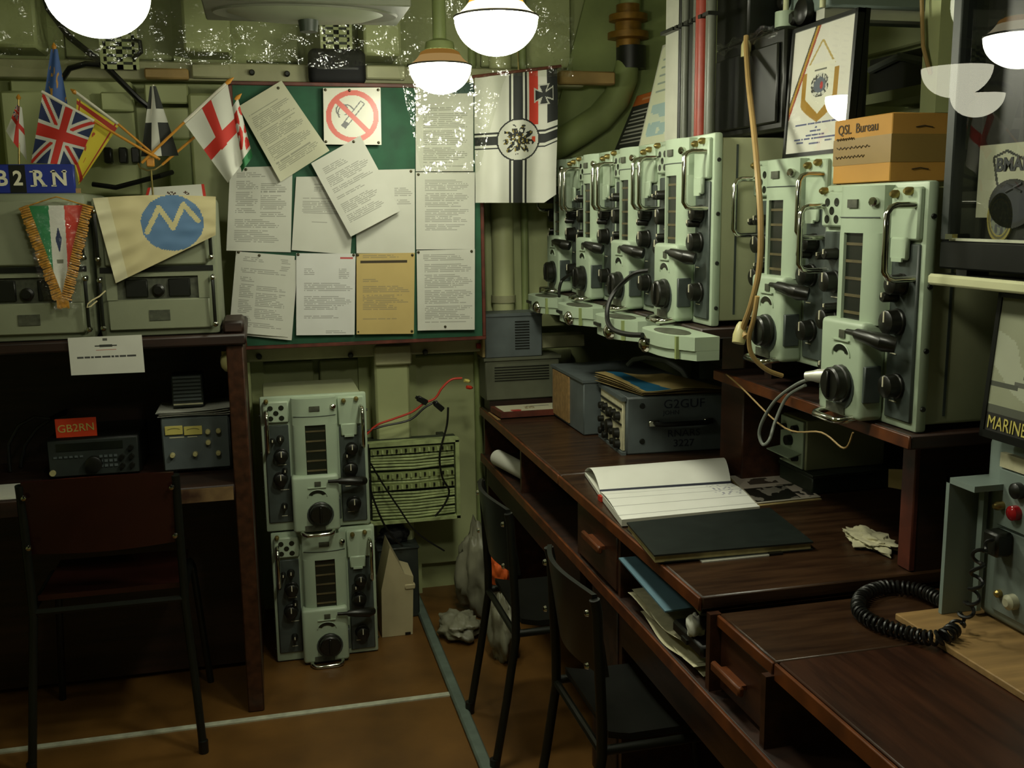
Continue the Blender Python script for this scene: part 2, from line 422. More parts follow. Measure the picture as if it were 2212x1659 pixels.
# gusset plate and curved duct in the far right corner
a, b_, c, d = onY(1265, -30, 4.0), onY(1440, -30, 4.0), onY(1420, 330, 4.0), onY(1185, 330, 4.0)
obj('gusset_plate', MB().slab([onY(1272, -40, 4.17), onY(1440, -40, 4.17), onY(1420, 340, 4.17), onY(1175, 340, 4.17)], .02), 'duct_green', wb)
cp = [(1160, 340, 4.11), (1205, 312, 4.11), (1250, 285, 4.11), (1295, 255, 4.11), (1330, 215, 4.11), (1350, 170, 4.11), (1358, 120, 4.11), (1360, 60, 4.11), (1362, -60, 4.11)]
t = thing('curved_duct', 'olive green pipe bending up the corner behind the receivers', 'pipe', onY(1160, 340, 4.11))
obj('pipe', MB().tube([onY(*q) for q in cp], [.06]*5+[.055, .045, .045, .045], 16), 'duct_green', t)
vz = onY(1357, 60, 4.11)
obj('valve', MB().lathe([(.05, -.08), (.05, -.05), (.085, -.045), (.085, -.02), (.055, -.015), (.055, .02), (.08, .025), (.08, .05), (.05, .055), (.05, .09)], Matrix.Translation(vz), 20), 'valve_bronze', t, label='bronze flanged valve')
sv = onY(1363, 125, 4.11)
obj('sleeve', MB().lathe([(.062, -.045), (.062, .045)], Matrix.Translation(sv), 20), 'black_metal', t, label='black sleeve')

# --- right wall: cable tray with pale edge, panel, post
obj('panel', MB().box(XR-.04, XR, 1.6, 3.1, 2.12, 2.48, .006), 'panel_green', wr)
obj('panel', MB().box(XR-.04, XR, 1.6, 3.3, .2, 1.93, .006), 'panel_green', wr)
t = thing('cable_tray', 'dark wall tray with pale green lip behind the framed certificate', 'cable tray', (1.9, 2.4, 1.95))
obj('lip', MB().box(1.83, 1.995, 1.9, 2.86, 1.945, 1.975), 'panel_green', t)
obj('trough', MB().box(1.86, 1.995, 1.9, 2.86, 1.975, 2.082), 'black_metal', t)
obj('cable', MB().tube([(1.85, 2.84, 2.05), (1.85, 2.7, 2.07), (1.84, 2.5, 2.02), (1.85, 2.2, 2.03), (1.85, 1.95, 2.04)], .012), 'cable_grey', t)
pp = onX(2013, 60, 1.60)
t = tag(obj('wall_post', MB().box(1.60, 1.66, pp.y-.03, pp.y+.03, 1.86, ZC), 'panel_green'), 'pale green steel post beside the black display case', 'post')
p = [onX(1991, -30, 1.58), onX(1992, 40, 1.58), onX(1994, 100, 1.58), onX(2004, 140, 1.585), onX(2010, 160, 1.595)]
tag(obj('hanging_cord', MB().tube(p, .005), 'cable_tan'), 'thin tan cord hanging beside the pale green post', 'cord')

# --- floor trims
s = onZ(0, 1618, 0)
struct(obj('trim_1', MB().box(-1.9, .565, 3.175, 3.20, 0, .005), 'steel_strip'))
struct(obj('trim_2', MB().box(.552, .592, .4, 4.15, 0, .018, .006), 'conduit_grey'))

# ================================================================ lamps
emis('lamp_upper_bright', (1.0, .88, .55), 2.6); emis('lamp_upper_dim', (1.0, .62, .22), .34)
emis('lamp_collar_bright', (1.0, .45, .06), 1.3); emis('lamp_collar_dim', (1.0, .50, .10), .22)
for k_ in 'ABCD': emis('lamp_glass_'+k_, LAMP_COL, POW[k_])
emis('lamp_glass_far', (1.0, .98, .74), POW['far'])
MATS['lamp_upper_off'] = MATS['lamp_ring']; MATS['lamp_collar_off'] = MATS['lamp_ring']
def lamp(loc, label, m='lamp_glass_A', group='hanging bowl lamps', R=.1, lit='bright'):
    x, y, z = loc
    t = thing('ceiling_lamp', label, 'lamp', loc, group)
    pr = []
    for k in range(13):
        a = PI/2*(k/12); pr.append((max(.002, R*math.sin(a)), -.86*R*math.cos(a)))
    T = Matrix.Translation(Vector(loc))
    obj('bowl', MB().lathe(pr, T, 32, cap=False), m, t, label='lit white glass bowl')
    obj('rim_ring', MB().lathe([(R*1.02, 0), (R*1.03, .004), (R*.98, .006), (R*.98, .002), (R*1.02, 0)], T, 32, cap=False), 'lamp_ring', t)
    obj('upper_glass', MB().lathe([(R*.98, .006), (R*.88, .012), (R*.78, .021), (R*.71, .029), (R*.68, .033)], T, 32, cap=False), 'lamp_upper_'+lit, t)
    obj('collar', MB().lathe([(R*.68, .033), (R*.62, .044), (R*.5, .050)], T, 32, cap=False), 'lamp_collar_'+lit, t, label='amber collar')
    obj('stem', MB().lathe([(R*.5, .05), (R*.45, .075), (.022, .085), (.022, ZC-z-.02), (.06, ZC-z-.015), (.06, ZC-z)], T, 20), 'duct_green', t)
    return t
lamp((.579, 2.45, 2.093), 'bowl lamp with amber collar hanging clear of the notice board')
lamp((.597, 3.321, 2.100), 'bowl lamp with amber collar hanging close before the notice board', 'lamp_glass_B', lit='dim')
lamp((-.284, 2.228, 2.076), 'bright white bowl lamp hanging above the little flags', 'lamp_glass_C')
lamp((.562, 1.60, 2.095), 'bowl lamp hanging over the near stretch of the bench', 'lamp_glass_D')
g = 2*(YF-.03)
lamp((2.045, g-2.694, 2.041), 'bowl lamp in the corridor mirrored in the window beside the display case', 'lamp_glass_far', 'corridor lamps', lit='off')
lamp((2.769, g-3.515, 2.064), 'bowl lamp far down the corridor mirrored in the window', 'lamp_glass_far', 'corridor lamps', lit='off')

# polythene sheet hung under the deckhead along the notice board
def sheet(u, v):
    px = -60 + u*1300
    x = onY(px, 150, 3.66).x
    low = 2.20
    if px < 860: low = onY(px, 142+6*math.sin(px*.02), 3.66).z
    elif px < 1030: low = onY(px, 142+(375-142)*min(1, (px-860)/45), 3.66).z
    else: low = onY(px, 375-(375-165)*min(1, (px-1030)/60), 3.66).z
    z = ZC-.002+(low-ZC+.002)*v
    n = noise.noise(Vector((x*5, z*6, 3)))*.02 + noise.noise(Vector((x*17, z*15, 7)))*.012 + noise.noise(Vector((x*45, z*38, 1)))*.004
    return Vector((x, 3.66+n, z))
tag(obj('polythene_sheet', MB().grid(sheet, 150, 60), 'plastic_sheet'), 'crumpled clear polythene sheet hanging over the top of the notice board', 'plastic sheet')
# oval deckhead fitting at the top edge
t = thing('deckhead_fitting', 'grey-green oval fitting hanging from the deckhead above the notice board', 'ceiling fitting', (.16, 3.05, 2.2))
fc = Matrix.Translation((.165, 3.05, 0)) @ Matrix.Scale(1.9, 4, (1, 0, 0))
obj('rim', MB().lathe([(.13, 2.23), (.14, 2.205), (.135, 2.195), (.115, 2.20), (.11, 2.24)], fc, 40, cap=False), 'olive_box', t)
obj('dish', MB().lathe([(.115, 2.20), (.09, 2.185), (.002, 2.18)], fc, 40, cap=False), 'rack_green', t)
obj('tray', MB().box(-.115, .445, 2.9, 3.2, 2.200, 2.255, .004), 'olive_box', t)
obj('hanger', MB().box(.05, .09, 3.03, 3.07, 2.25, ZC), 'dark_green_metal', t)
obj('hanger', MB().box(.25, .29, 3.03, 3.07, 2.25, ZC), 'dark_green_metal', t)
obj('hub', MB().lathe([(.025, 2.15), (.03, 2.19)], Matrix.Translation((.17, 3.05, 0)), 16), 'dark_green_metal', t)
# black kit bag on the rail
a, b = onY(668, 180, 3.92), onY(792, 180, 3.92)
t = thing('kit_bag', 'small black bag sitting against the wall rail above the notice board', 'bag', ((a.x+b.x)/2, 3.95, a.z))
obj('pouch', MB().box(a.x, b.x, 3.91, 3.988, a.z-.004, a.z+.128, .028, 4), 'bag_black', t)
obj('strap', MB().box(a.x+.03, b.x-.03, 3.905, 3.912, a.z+.05, a.z+.058), 'black_plastic', t)
# ================================================================ left bench with shelf
CY = 3.24
t = thing('radio_bench', 'dark wooden radio bench with a shelf, below the pair of grey-green receivers', 'bench', (-.85, 3.5, 0))
obj('top_shelf', MB().box(-1.75, -.055, CY-.02, 3.79, 1.238, 1.272, .006), 'wood_dark', t)
obj('side_post', MB().box(-.118, -.066, CY, 3.78, 0, 1.238, .004), 'wood_red', t, label='reddish end upright')
obj('side_post', MB().box(-1.75, -1.70, CY, 3.78, 0, 1.238, .004), 'wood_edge', t)
obj('desk_top', MB().box(-1.70, -.118, CY-.01, 3.78, .735, .79, .004), 'wood_dark', t)
obj('worn_edge', MB().box(-.30, -.122, CY-.018, CY-.011, .742, .785), 'wood_worn', t, label='worn pale stretch of the desk edge')
obj('back_panel', MB().box(-1.70, -.118, 3.75, 3.78, .02, 1.238), 'wood_dark', t)
obj('end_block', MB().box(-.125, -.06, CY, 3.45, 1.272, 1.312, .008), 'wood_dark', t)
obj('modesty_panel', MB().box(-1.70, -.118, 3.60, 3.63, .02, .735), 'wood_dark', t)

def rack_receiver(loc, w, h, label, kind):
    t = thing('rack_receiver', label, 'radio receiver', loc, 'grey-green receivers on the bench shelf')
    def P(name, mb, m, par=None, lab=None): return obj(name, mb, m, par or t, lab, local=True)
    P('case', MB().box(-w/2, w/2, 0, .44, 0, h, .014, 2), 'rack_green')
    zs = h*.49
    up = P('upper_panel', MB().box(-w/2+.028, w/2-.028, -.014, .002, zs+.012, h-.02, .005), 'rack_panel')
    lo = P('lower_panel', MB().box(-w/2+.028, w/2-.028, -.014, .002, .022, .115, .004).box(-w/2+.028, -w/2+.058, -.014, .002, .115, zs-.012)
           .box(w/2-.058, w/2-.028, -.014, .002, .115, zs-.012).box(-w/2+.058, w/2-.058, -.014, .002, zs-.022, zs-.012), 'rack_panel')
    P('recess', MB().box(-w/2+.058, w/2-.058, -.003, .004, .115, zs-.022), 'plate_dark', lo)
    for sx in (-1, 1):
        P('meter', MB().box(sx*.062-.032, sx*.062+.032, -.012, 0, .122, zs-.03, .003), 'black_metal', lo, 'black meter')
    P('knob', MB().lathe([(.019, 0), (.019, .012), (.012, .016), (.012, .024)], AX((0, -.002, .142), (0, -1, 0)), 14), 'knob_black', lo)
    P('nameplate', MB().box(-.03, .03, -.017, -.013, .05, .082), 'plate_dark', lo)
    if kind == 1:
        P('dial_window', MB().box(.075, .105, -.018, -.012, h-.12, h-.07), 'window_dark', up)
    P('divider', MB().box(-w/2+.012, w/2-.012, -.004, .004, zs-.008, zs+.008), 'black_metal')
    for sx in (-1, 1):
        x = sx*(w/2-.014)
        for z0, z1 in ((.03, zs-.025), (zs+.03, h-.035)):
            hd = P('handle', MB().tube([(x, 0, z0), (x, -.03, z0+.006), (x, -.034, z0+.02), (x, -.034, z1-.02), (x, -.03, z1-.006), (x, 0, z1)], .0055, 8), 'black_metal')
            for z in (z0+.004, z1-.004):
                P('screw', MB().lathe([(.009, 0), (.009, .006), (.006, .012), (.001, .014)], AX((x, -.026, z), (0, -1, 0)), 10), 'chrome', hd)
    return t
rack_receiver((-.306, CY+.01, 1.2725), .352, .42, 'grey-green rack receiver with a cream and blue pennant over its front', 0)
rack_receiver((-.672, CY-.005, 1.2725), .36, .435, 'grey-green rack receiver carrying the blue sign and the tricolour pennant', 1)

# small pennant: green, white and red with gold fringe
t = thing('fringed_pennant', 'green white and red pennant with gold fringe hung on the receiver front', 'pennant', onY(118, 540, 3.19))
Q = [onY(60, 445, 3.185), onY(182, 443, 3.185)]
tip = onY(135, 642, 3.185); tl, tr = Q
def pen(u, v):
    a = tl.lerp(tip, v); b = tr.lerp(tip, v); p = a.lerp(b, u)
    return p + Vector((0, -.004*math.sin(u*6+v*3), 0))
def pencol(u, v):
    ww = 1-v*.98
    x = (u-.5)*ww     # real offset across
    if abs((u-.5)*ww)/.075 + abs(v-.37)/.17 < 1: return NAVY_ if abs((u-.5)*ww)/.06+abs(v-.37)/.14 < 1 else W_
    if .58 < v < .63 and abs(x) < .06: return hexc('777766')
    if x < -.135: return hexc('1a7a45')
    if x > .135: return hexc('d04030')
    return W_
printed('cloth', pen, pencol, 60, 70, t)
fr = MB()
for sgn, a0 in ((-1, tl), (1, tr)):
    pts = [a0.lerp(tip, k/40) for k in range(41)]
    for k in range(41):
        d = Vector((sgn*.021, 0, -.006))
        b = pts[k] + Vector((0, -.003, 0)); e = b+d*(1+.25*random.random())+Vector((0, -.002*random.random(), -.004*random.random()))
        fr.tube([b-d*.12, (b+e)/2+Vector((0, -.003, 0)), e], .0034, 5)
for k in range(12):
    b = tip+Vector((-.014+.028*k/11, -.003, 0)); fr.tube([b, b+Vector((0, 0, -.028-.006*random.random()))], .0032, 5)
obj('fringe', fr, 'gold', t, kind='stuff')
obj('cord', MB().tube([tl, onY(105, 430, 3.18), onY(122, 425, 3.18), onY(145, 432, 3.18), tr], .0018, 6), 'gold', t)
def slv(u, v):
    a = onY(42, 438, 3.172); b = onY(196, 438, 3.172); c = onY(170, 668, 3.172); d = onY(100, 668, 3.172)
    p = a*(1-u)*(1-v)+b*u*(1-v)+c*u*v+d*(1-u)*v
    return p+Vector((0, .006*noise.noise(p*30), 0))
obj('plastic_sleeve', MB().grid(slv, 30, 40), 'plastic_sleeve', t)

# cream pennant with the blue roundel
t = thing('roundel_pennant', 'cream cloth pennant with a blue disc and zigzag stripe draped over the receiver', 'pennant', onY(330, 520, 3.2))
# the fall is laid out by pixel corners on the receiver's front, then shaped
TL, TR, BR, BL = (200, 428), (466, 425), (466, 508), (250, 612)
def rp(u, v):
    x = TL[0]*(1-u)*(1-v)+TR[0]*u*(1-v)+BR[0]*u*v+BL[0]*(1-u)*v
    y = TL[1]*(1-u)*(1-v)+TR[1]*u*(1-v)+BR[1]*u*v+BL[1]*(1-u)*v
    y += 5*math.sin(u*3.1)*(1-v)*-1
    w = .007*math.sin(v*26+u*3)*max(0, 1-u*2.4) + .004*noise.noise(Vector((u*6, v*6, 0)))
    return onY(x, y, 3.195-.012*math.sin(v*PI)*.6+w)
def rpc(u, v):
    x = TL[0]*(1-u)*(1-v)+TR[0]*u*(1-v)+BR[0]*u*v+BL[0]*(1-u)*v
    y = TL[1]*(1-u)*(1-v)+TR[1]*u*(1-v)+BR[1]*u*v+BL[1]*(1-u)*v
    if ((x-372)/68)**2+((y-484)/58)**2 < 1:
        z = [(318, 503), (343, 452), (374, 494), (396, 445), (428, 478)]
        for (x0, y0), (x1, y1) in zip(z, z[1:]):
            dx, dy = x1-x0, y1-y0; L2 = dx*dx+dy*dy
            s = max(0, min(1, ((x-x0)*dx+(y-y0)*dy)/L2))
            if math.hypot(x-x0-s*dx, y-y0-s*dy) < 5.5: return hexc('cfc593')
        return hexc('5c7fa6')
    if u < .12: return hexc('ded8b4')
    return hexc('d2c697')
printed('cloth', rp, rpc, 90, 50, t, thick=.0015)
obj('toggle_cord', MB().tube([onY(228, 628, 3.2), onY(215, 640, 3.195), onY(200, 648, 3.19), onY(190, 656, 3.19), onY(188, 664, 3.19), onY(196, 662, 3.19), onY(210, 650, 3.19)], .0022, 6), 'cloth_cream', t)

# GB2RN name board
a, b = onY(-58, 355, 3.28), onY(163, 412, 3.28)
t = thing('callsign_board', 'blue board lettered GB2RN in cream capitals on top of the receiver', 'sign', ((a.x+b.x)/2, 3.28, 1.707))
obj('board', MB().box(a.x, b.x, 3.28, 3.30, 1.708, a.z, .003), 'sign_blue', t)
zc = (1.708+a.z)/2
for ch, px in (('G', -34), ('B', 3), ('2', 38), ('R', 83), ('N', 128)):
    for sx_, sz_ in {'B': ((-1, 1), (-1, -1)), 'R': ((-1, 1), (-1, -1), (1, -1)), 'N': ((-1, 1), (-1, -1), (1, 1)), 'G': (), '2': ()}[ch]:
        xc_ = onY(px, 380, 3.279).x
        obj('serif', MB().box(xc_+sx_*.0155-.008, xc_+sx_*.0155+.006, 3.277, 3.280, zc+sz_*.0205-.002, zc+sz_*.0205+.002), 'letter_cream', t)
    text('letter', ch, .062 if ch != '2' else .058, (onY(px, 380, 3.279).x, 3.279, zc), (1, 0, 0), (0, 0, 1), 'letter_cream', t, .002, sx=.9, bold=.0016)
obj('dark_patch', MB().box(onY(20, 380, 3.279).x, onY(55, 380, 3.279).x, 3.2785, 3.281, 1.710, a.z-.002), 'black_metal', t)
obj('corner_peg', MB().box(b.x, b.x+.012, 3.285, 3.30, 1.708, 1.722), 'tan_ply', t)

# card behind the cream pennant
a, b, c, d = onY(318, 405, 3.5), onY(440, 397, 3.5), onY(446, 430, 3.5), onY(312, 430, 3.5)
def cardc(u, v):
    if u < .05 or u > .955: return hexc('c03020')
    if .45 < v < .7 and (.36 < u < .5 or .62 < u < .72) and noise.noise(Vector((u*60, v*30, 0))) > 0: return hexc('554035')
    return W_
zt = 1.692
tag(printed('greeting_card', quadmap([(a.x, 3.52, a.z), (b.x, 3.52, b.z), (c.x, 3.5, zt), (d.x, 3.5, zt)]), cardc, 40, 14), 'white card with red edges standing behind the cream pennant', 'card')

# ---- crossed table flags
FY = 3.46
base = onY(325, 352, FY)
t = thing('flag_stand', 'small wire stand holding the crossed table flags', 'flag stand', (base.x, FY, zt))
obj('wire_loop', MB().tube([onY(298, 352, FY), onY(302, 362, FY), onY(318, 368, FY), onY(335, 366, FY), onY(350, 356, FY)], .003, 6), 'brass', t)
obj('wire_post', MB().tube([(base.x, FY, zt), (base.x, FY, onY(325, 366, FY).z)], .003, 6), 'brass', t)
obj('clip', MB().box(base.x-.012, base.x+.012, FY-.01, FY+.01, base.z-.012, base.z+.016, .003), 'pole_orange', t)
obj('foot', MB().lathe([(.03, 0), (.028, .006), (.004, .012)], Matrix.Translation((base.x, FY, zt)), 16), 'brass', t)
def cloth_wave(amp, k, ph=0):
    return lambda u, v: Vector((0, amp*math.sin(u*k+v*2.5+ph)*(.25+.75*v), 0))
def flag(label, px, y, colf, poles, amp=.008, k=7, nu=56, nv=56, finial=None, bend=None):
    t = thing('table_flag', label, 'flag', onY(*px[3], y), 'little flags above the receivers')
    q = [onY(*p, y) for p in px]
    f0 = quadmap(q, cloth_wave(amp, k))
    f = f0 if not bend else (lambda u, v: f0(u, v)+bend(u, v))
    printed('cloth', f, colf, nu, nv, t, thick=.0012)
    for (x0, y0, x1, y1, m, r) in poles:
        obj('pole', MB().tube([onY(x0, y0, y+.004), onY(x1, y1, y+.004)], r, 8), m, t)
    if finial:
        x0, y0, x1, y1 = finial
        a, b = onY(x0, y0, y+.004), onY(x1, y1, y+.004)
        obj('finial', MB().tube([a, a.lerp(b, .4), b], [.005, .0075, .001], 8), 'pole_orange', t)
    return t
def uj(u, v):
    x, y = u-.5, v-.5
    if abs(x) < .075 or abs(y) < .085: return RED_
    if abs(x) < .125 or abs(y) < .145: return W_
    for s in (1, -1):
        d = abs(x-s*y)
        if d < .045: return RED_
        if d < .12: return W_
    return NAVY_
flag('union flag on a white and orange pole', [(92, 202), (206, 264), (166, 356), (66, 352)], FY-.03, uj,
     [(90, 198, 203, 262, 'pole_white', .0055), (203, 262, 340, 342, 'pole_orange', .0042)])
def bluef(u, v):
    if noise.noise(Vector((u*7, v*9, 2))) > .32 and .25 < v < .9: return hexc('b98a3a')
    return hexc('3f5f9c')
flag('furled royal blue flag with gold figures on a pole tipped with gold', [(110, 106), (124, 106), (150, 250), (88, 250)], FY+.02, bluef,
     [(117, 98, 122, 412, 'pole_orange', .004)], finial=(117, 106, 116, 92))
def ensign(u, v):
    if u < .5 and v < .4: return uj(u*2, v/.4)
    if abs(u-.5) < .1 or abs(v-.45) < .06: return RED_
    return W_
flag('small white ensign with red cross on a slim pole', [(36, 226), (47, 232), (58, 348), (12, 282)], FY-.02, ensign,
     [(40, 205, 42, 414, 'brass', .003)], finial=(40, 215, 40, 203))
def lion(u, v):
    for e in (.07, .93):
        if abs(u-e) < .025 or abs(v-e) < .03: return hexc('a83020')
    if .3 < u < .7 and .25 < v < .8 and noise.noise(Vector((u*9, v*9, 5))) > .25: return hexc('b04a22')
    return hexc('d5c233')
flag('yellow flag with a red border on a wooden pole', [(166, 212), (256, 272), (170, 400), (158, 330)], FY, lion,
     [(162, 198, 255, 268, 'pole_white', .0045), (255, 268, 345, 345, 'pole_orange', .004)], finial=(165, 202, 152, 192))
def piran(u, v):
    if abs(u-.42) < .13 or abs(v-.42) < .10: return W_
    return hexc('232622')
flag('black flag with a white cross', [(324, 186), (337, 186), (386, 336), (304, 338)], FY+.01, piran,
     [(331, 183, 322, 350, 'pole_white', .003)])
def george(u, v):
    if abs(u-.5) < .10 and v < .62: return RED_
    if abs(v-.52) < .085: return RED_
    return W_
flag('white flag with a red cross on a white and orange pole', [(400, 268), (492, 182), (524, 352), (492, 395)], FY-.02, george,
     [(398, 264, 488, 181, 'pole_white', .0055), (398, 264, 306, 352, 'pole_orange', .0042)], amp=.012, finial=(487, 182, 505, 167))
def wales(u, v):
    if v > .86: return hexc('2f7a4a')
    if noise.noise(Vector((u*3+2, v*7, 1))) > .0 and .12 < v < .8: return RED_
    return W_
flag('white flag with red figures and a green edge, behind the red cross flag', [(496, 240), (514, 212), (546, 338), (522, 372)], FY+.02, wales,
     [(500, 228, 350, 356, 'pole_orange', .004)], finial=(508, 216, 522, 202))

# notice hanging from the shelf edge
q = [onY(146, 730, 3.212), onY(306, 723, 3.212), onY(313, 804, 3.205), onY(154, 811, 3.205)]
def noti(u, v):
    if abs(u-.5) < .18*(1-abs(v-.25)/.05) and abs(v-.25) < .035: return hexc('33352f')
    if abs(u-.49) < .03 and abs(v-.09) < .035: return hexc('55564e')
    if abs(v-.36) < .012 and .36 < u < .64: return hexc('b06a55')
    if abs(v-.54) < .022 and .1 < u < .9 and noise.noise(Vector((u*55, 0, 0))) > -.25: return hexc('3c3d3a')
    return W_
tag(printed('notice_card', quadmap(q), noti, 80, 60), 'white notice with a ship silhouette hung from the shelf edge', 'notice')

# radio gear on the dark bench
t = thing('transceiver', 'black transceiver with many small controls on the dark bench', 'radio transceiver', (-.57, 3.5, .79))
a, b = onY(100, 962, 3.46), onY(300, 950, 3.46)
obj('case', MB().box(a.x, b.x, 3.46, 3.73, .795, .925, .006), 'black_plastic', t)
fp = obj('front_panel', MB().box(a.x+.004, b.x-.004, 3.452, 3.46, .80, .92, .002), 'charcoal', t)
obj('display', MB().box(a.x+.03, b.x-.05, 3.449, 3.453, .885, .91), 'window_dark', fp)
obj('tuning_knob', MB().lathe([(.027, 0), (.026, .02), (.022, .022)], AX(((a.x+b.x)/2, 3.452, .838), (0, -1, 0)), 20), 'knob_black', fp)
for k in range(5):
    obj('knob', MB().lathe([(.009, 0), (.008, .014)], AX((b.x-.025-.03*(k % 2), 3.452, .825+.03*(k//2)), (0, -1, 0)), 10), 'knob_black', fp)
for r in range(3):
    for k in range(4):
        obj('button', MB().box(b.x-.125+.015*k, b.x-.115+.015*k, 3.448, 3.452, .825+.016*r, .833+.016*r), 'slate_metal', fp)
for k in range(6):
    obj('button', MB().box(a.x+.02+.016*k, a.x+.03+.016*k, 3.448, 3.452, .862, .868), 'slate_metal', fp)
obj('phones_jack', MB().lathe([(.010, 0), (.010, .008)], AX((a.x+.014, 3.452, .815), (0, -1, 0)), 12), 'knob_cream', fp)
a, b = onY(118, 910, 3.47), onY(207, 905, 3.47)
z1 = onY(118, 908, 3.47).z
t = thing('callsign_card', 'red plate lettered GB2RN standing on the black transceiver', 'sign', ((a.x+b.x)/2, 3.47, .925))
obj('plate', MB().box(a.x, b.x, 3.47, 3.475, .926, z1+.003, .001), 'sign_red', t)
text('lettering', 'GB2RN', .036, ((a.x+b.x)/2, 3.4695, (.926+z1)/2), (1, 0, .03), (0, 0, 1), 'meter_face', t, .0008)
# linear amplifier with two meters
a, b = onY(346, 905, 3.42), onY(494, 893, 3.42)
t = thing('linear_amplifier', 'dark grey amplifier with two yellow meters and cream knobs', 'amplifier', ((a.x+b.x)/2, 3.55, .79))
zt2 = .985
obj('case', MB().box(a.x, b.x, 3.42, 3.72, .80, zt2, .006), 'slate_metal', t)
fp = obj('front_panel', MB().box(a.x+.004, b.x-.004, 3.412, 3.42, .806, zt2-.006, .002), 'slate_metal', t)
def am(px, py, y=3.411): return onY(px, py, y)
for x0, x1 in ((357, 394), (398, 436)):
    p, q = am(x0, 940), am(x1, 919)
    mt = obj('meter', MB().box(p.x, q.x, 3.406, 3.412, p.z, q.z, .001), 'meter_face', fp, label='yellow meter face')
    obj('meter_scale', MB().tube([Vector((p.x+(q.x-p.x)*s, 3.4055, p.z+(q.z-p.z)*(.5+.25*math.sin(PI*s)))) for s in (.15, .3, .5, .7, .85)], .0008, 4), 'ink', mt)
for px, py in ((373, 983), (422, 980), (449, 932), (472, 930), (450, 955), (472, 978)):
    kb = obj('knob', MB().lathe([(.009, 0), (.008, .014), (.006, .016)], AX(am(px, py), (0, -1, 0)), 12), 'knob_cream', fp)
for x0, x1, py in ((366, 398, 947), (405, 426, 945)):
    p, q = am(x0, py), am(x1, py-2)
    obj('legend_strip', MB().box(p.x, q.x, 3.4105, 3.412, p.z, p.z+.003), 'paper_edge', fp)
for k in (0, 1):
    obj('foot', MB().box((a.x+.01, b.x-.04)[k], (a.x+.04, b.x-.01)[k], 3.44, 3.70, .7906, .80), 'black_plastic', t)
for k in range(4):
    z0 = zt2+.0015+.005*k
    dx = .006*math.sin(k*2.1)
    tag(obj('paper_sheet', MB().grid(lambda u, v, z0=z0, dx=dx, k=k: Vector((a.x-.008+dx+(b.x-a.x+.012)*u, 3.41+.2*v, z0+.002*math.sin(u*5+k)+(.006*max(0, u-.8)*k)))
        , 20, 4), 'paper_white'), ('lowest', 'second lowest', 'second highest', 'topmost')[k]+' curling white sheet in the pile on the dark grey amplifier', 'paper', 'papers on the amplifier')
p, q = onY(368, 812, 3.46), onY(441, 884, 3.46)
t = thing('speaker_box', 'small dark loudspeaker with ribbed grille standing on the papers', 'loudspeaker', ((p.x+q.x)/2, 3.5, zt2+.022))
obj('case', MB().box(p.x, q.x, 3.46, 3.56, zt2+.022, p.z, .004), 'charcoal', t)
for k in range(7):
    z = zt2+.045+k*.0125
    obj('grille_slat', MB().box(p.x+.006, q.x-.006, 3.455, 3.46, z, z+.007), 'slate_metal', t)
obj('trim_strip', MB().box(p.x+.004, q.x-.002, 3.456, 3.46, zt2+.030, zt2+.035), 'paper_edge', t)
p = onY(485, 782, 3.3)
t = thing('call_bell', 'round cream bell fixed inside the bench upright', 'bell', (-.125, 3.3, p.z))
obj('dome', MB().lathe([(.032, 0), (.03, .008), (.018, .018), (.004, .021)], AX((-.119, 3.3, p.z), (-1, -.25, 0)), 20), 'knob_cream', t)
obj('bracket', MB().box(-.135, -.118, 3.295, 3.305, p.z+.02, p.z+.035), 'brass', t)
# brown cable loops left of the transceiver
for i, (pts, lab) in enumerate(((((20, 1000), (18, 960), (40, 920), (75, 900), (105, 905)), 'dark cable looping up beside the transceiver'),
                                 (((45, 1000), (55, 960), (80, 925), (110, 905)), 'second dark cable curving behind the transceiver'))):
    P_ = [onY(x, y, 3.60+.05*i) for x, y in pts]
    P_ = [Vector((P_[0].x, P_[0].y, .796))]+P_+[Vector((P_[-1].x+.03, 3.74, P_[-1].z))]
    tag(obj('bench_cable', MB().tube(P_, .006), 'cable_black'), lab, 'cable')
a = onZ(20, 1088, .792)
for k in range(3):
    tag(obj('paper_sheet', MB().box(a.x-.2, a.x+.045-.006*k, 3.25+.005*k, 3.42, .7905+.0022*k, .7922+.0022*k), 'paper_white'), ('bottom', 'middle', 'top')[k]+' white sheet of the small pile at the front of the dark bench', 'paper', 'papers on the dark bench')

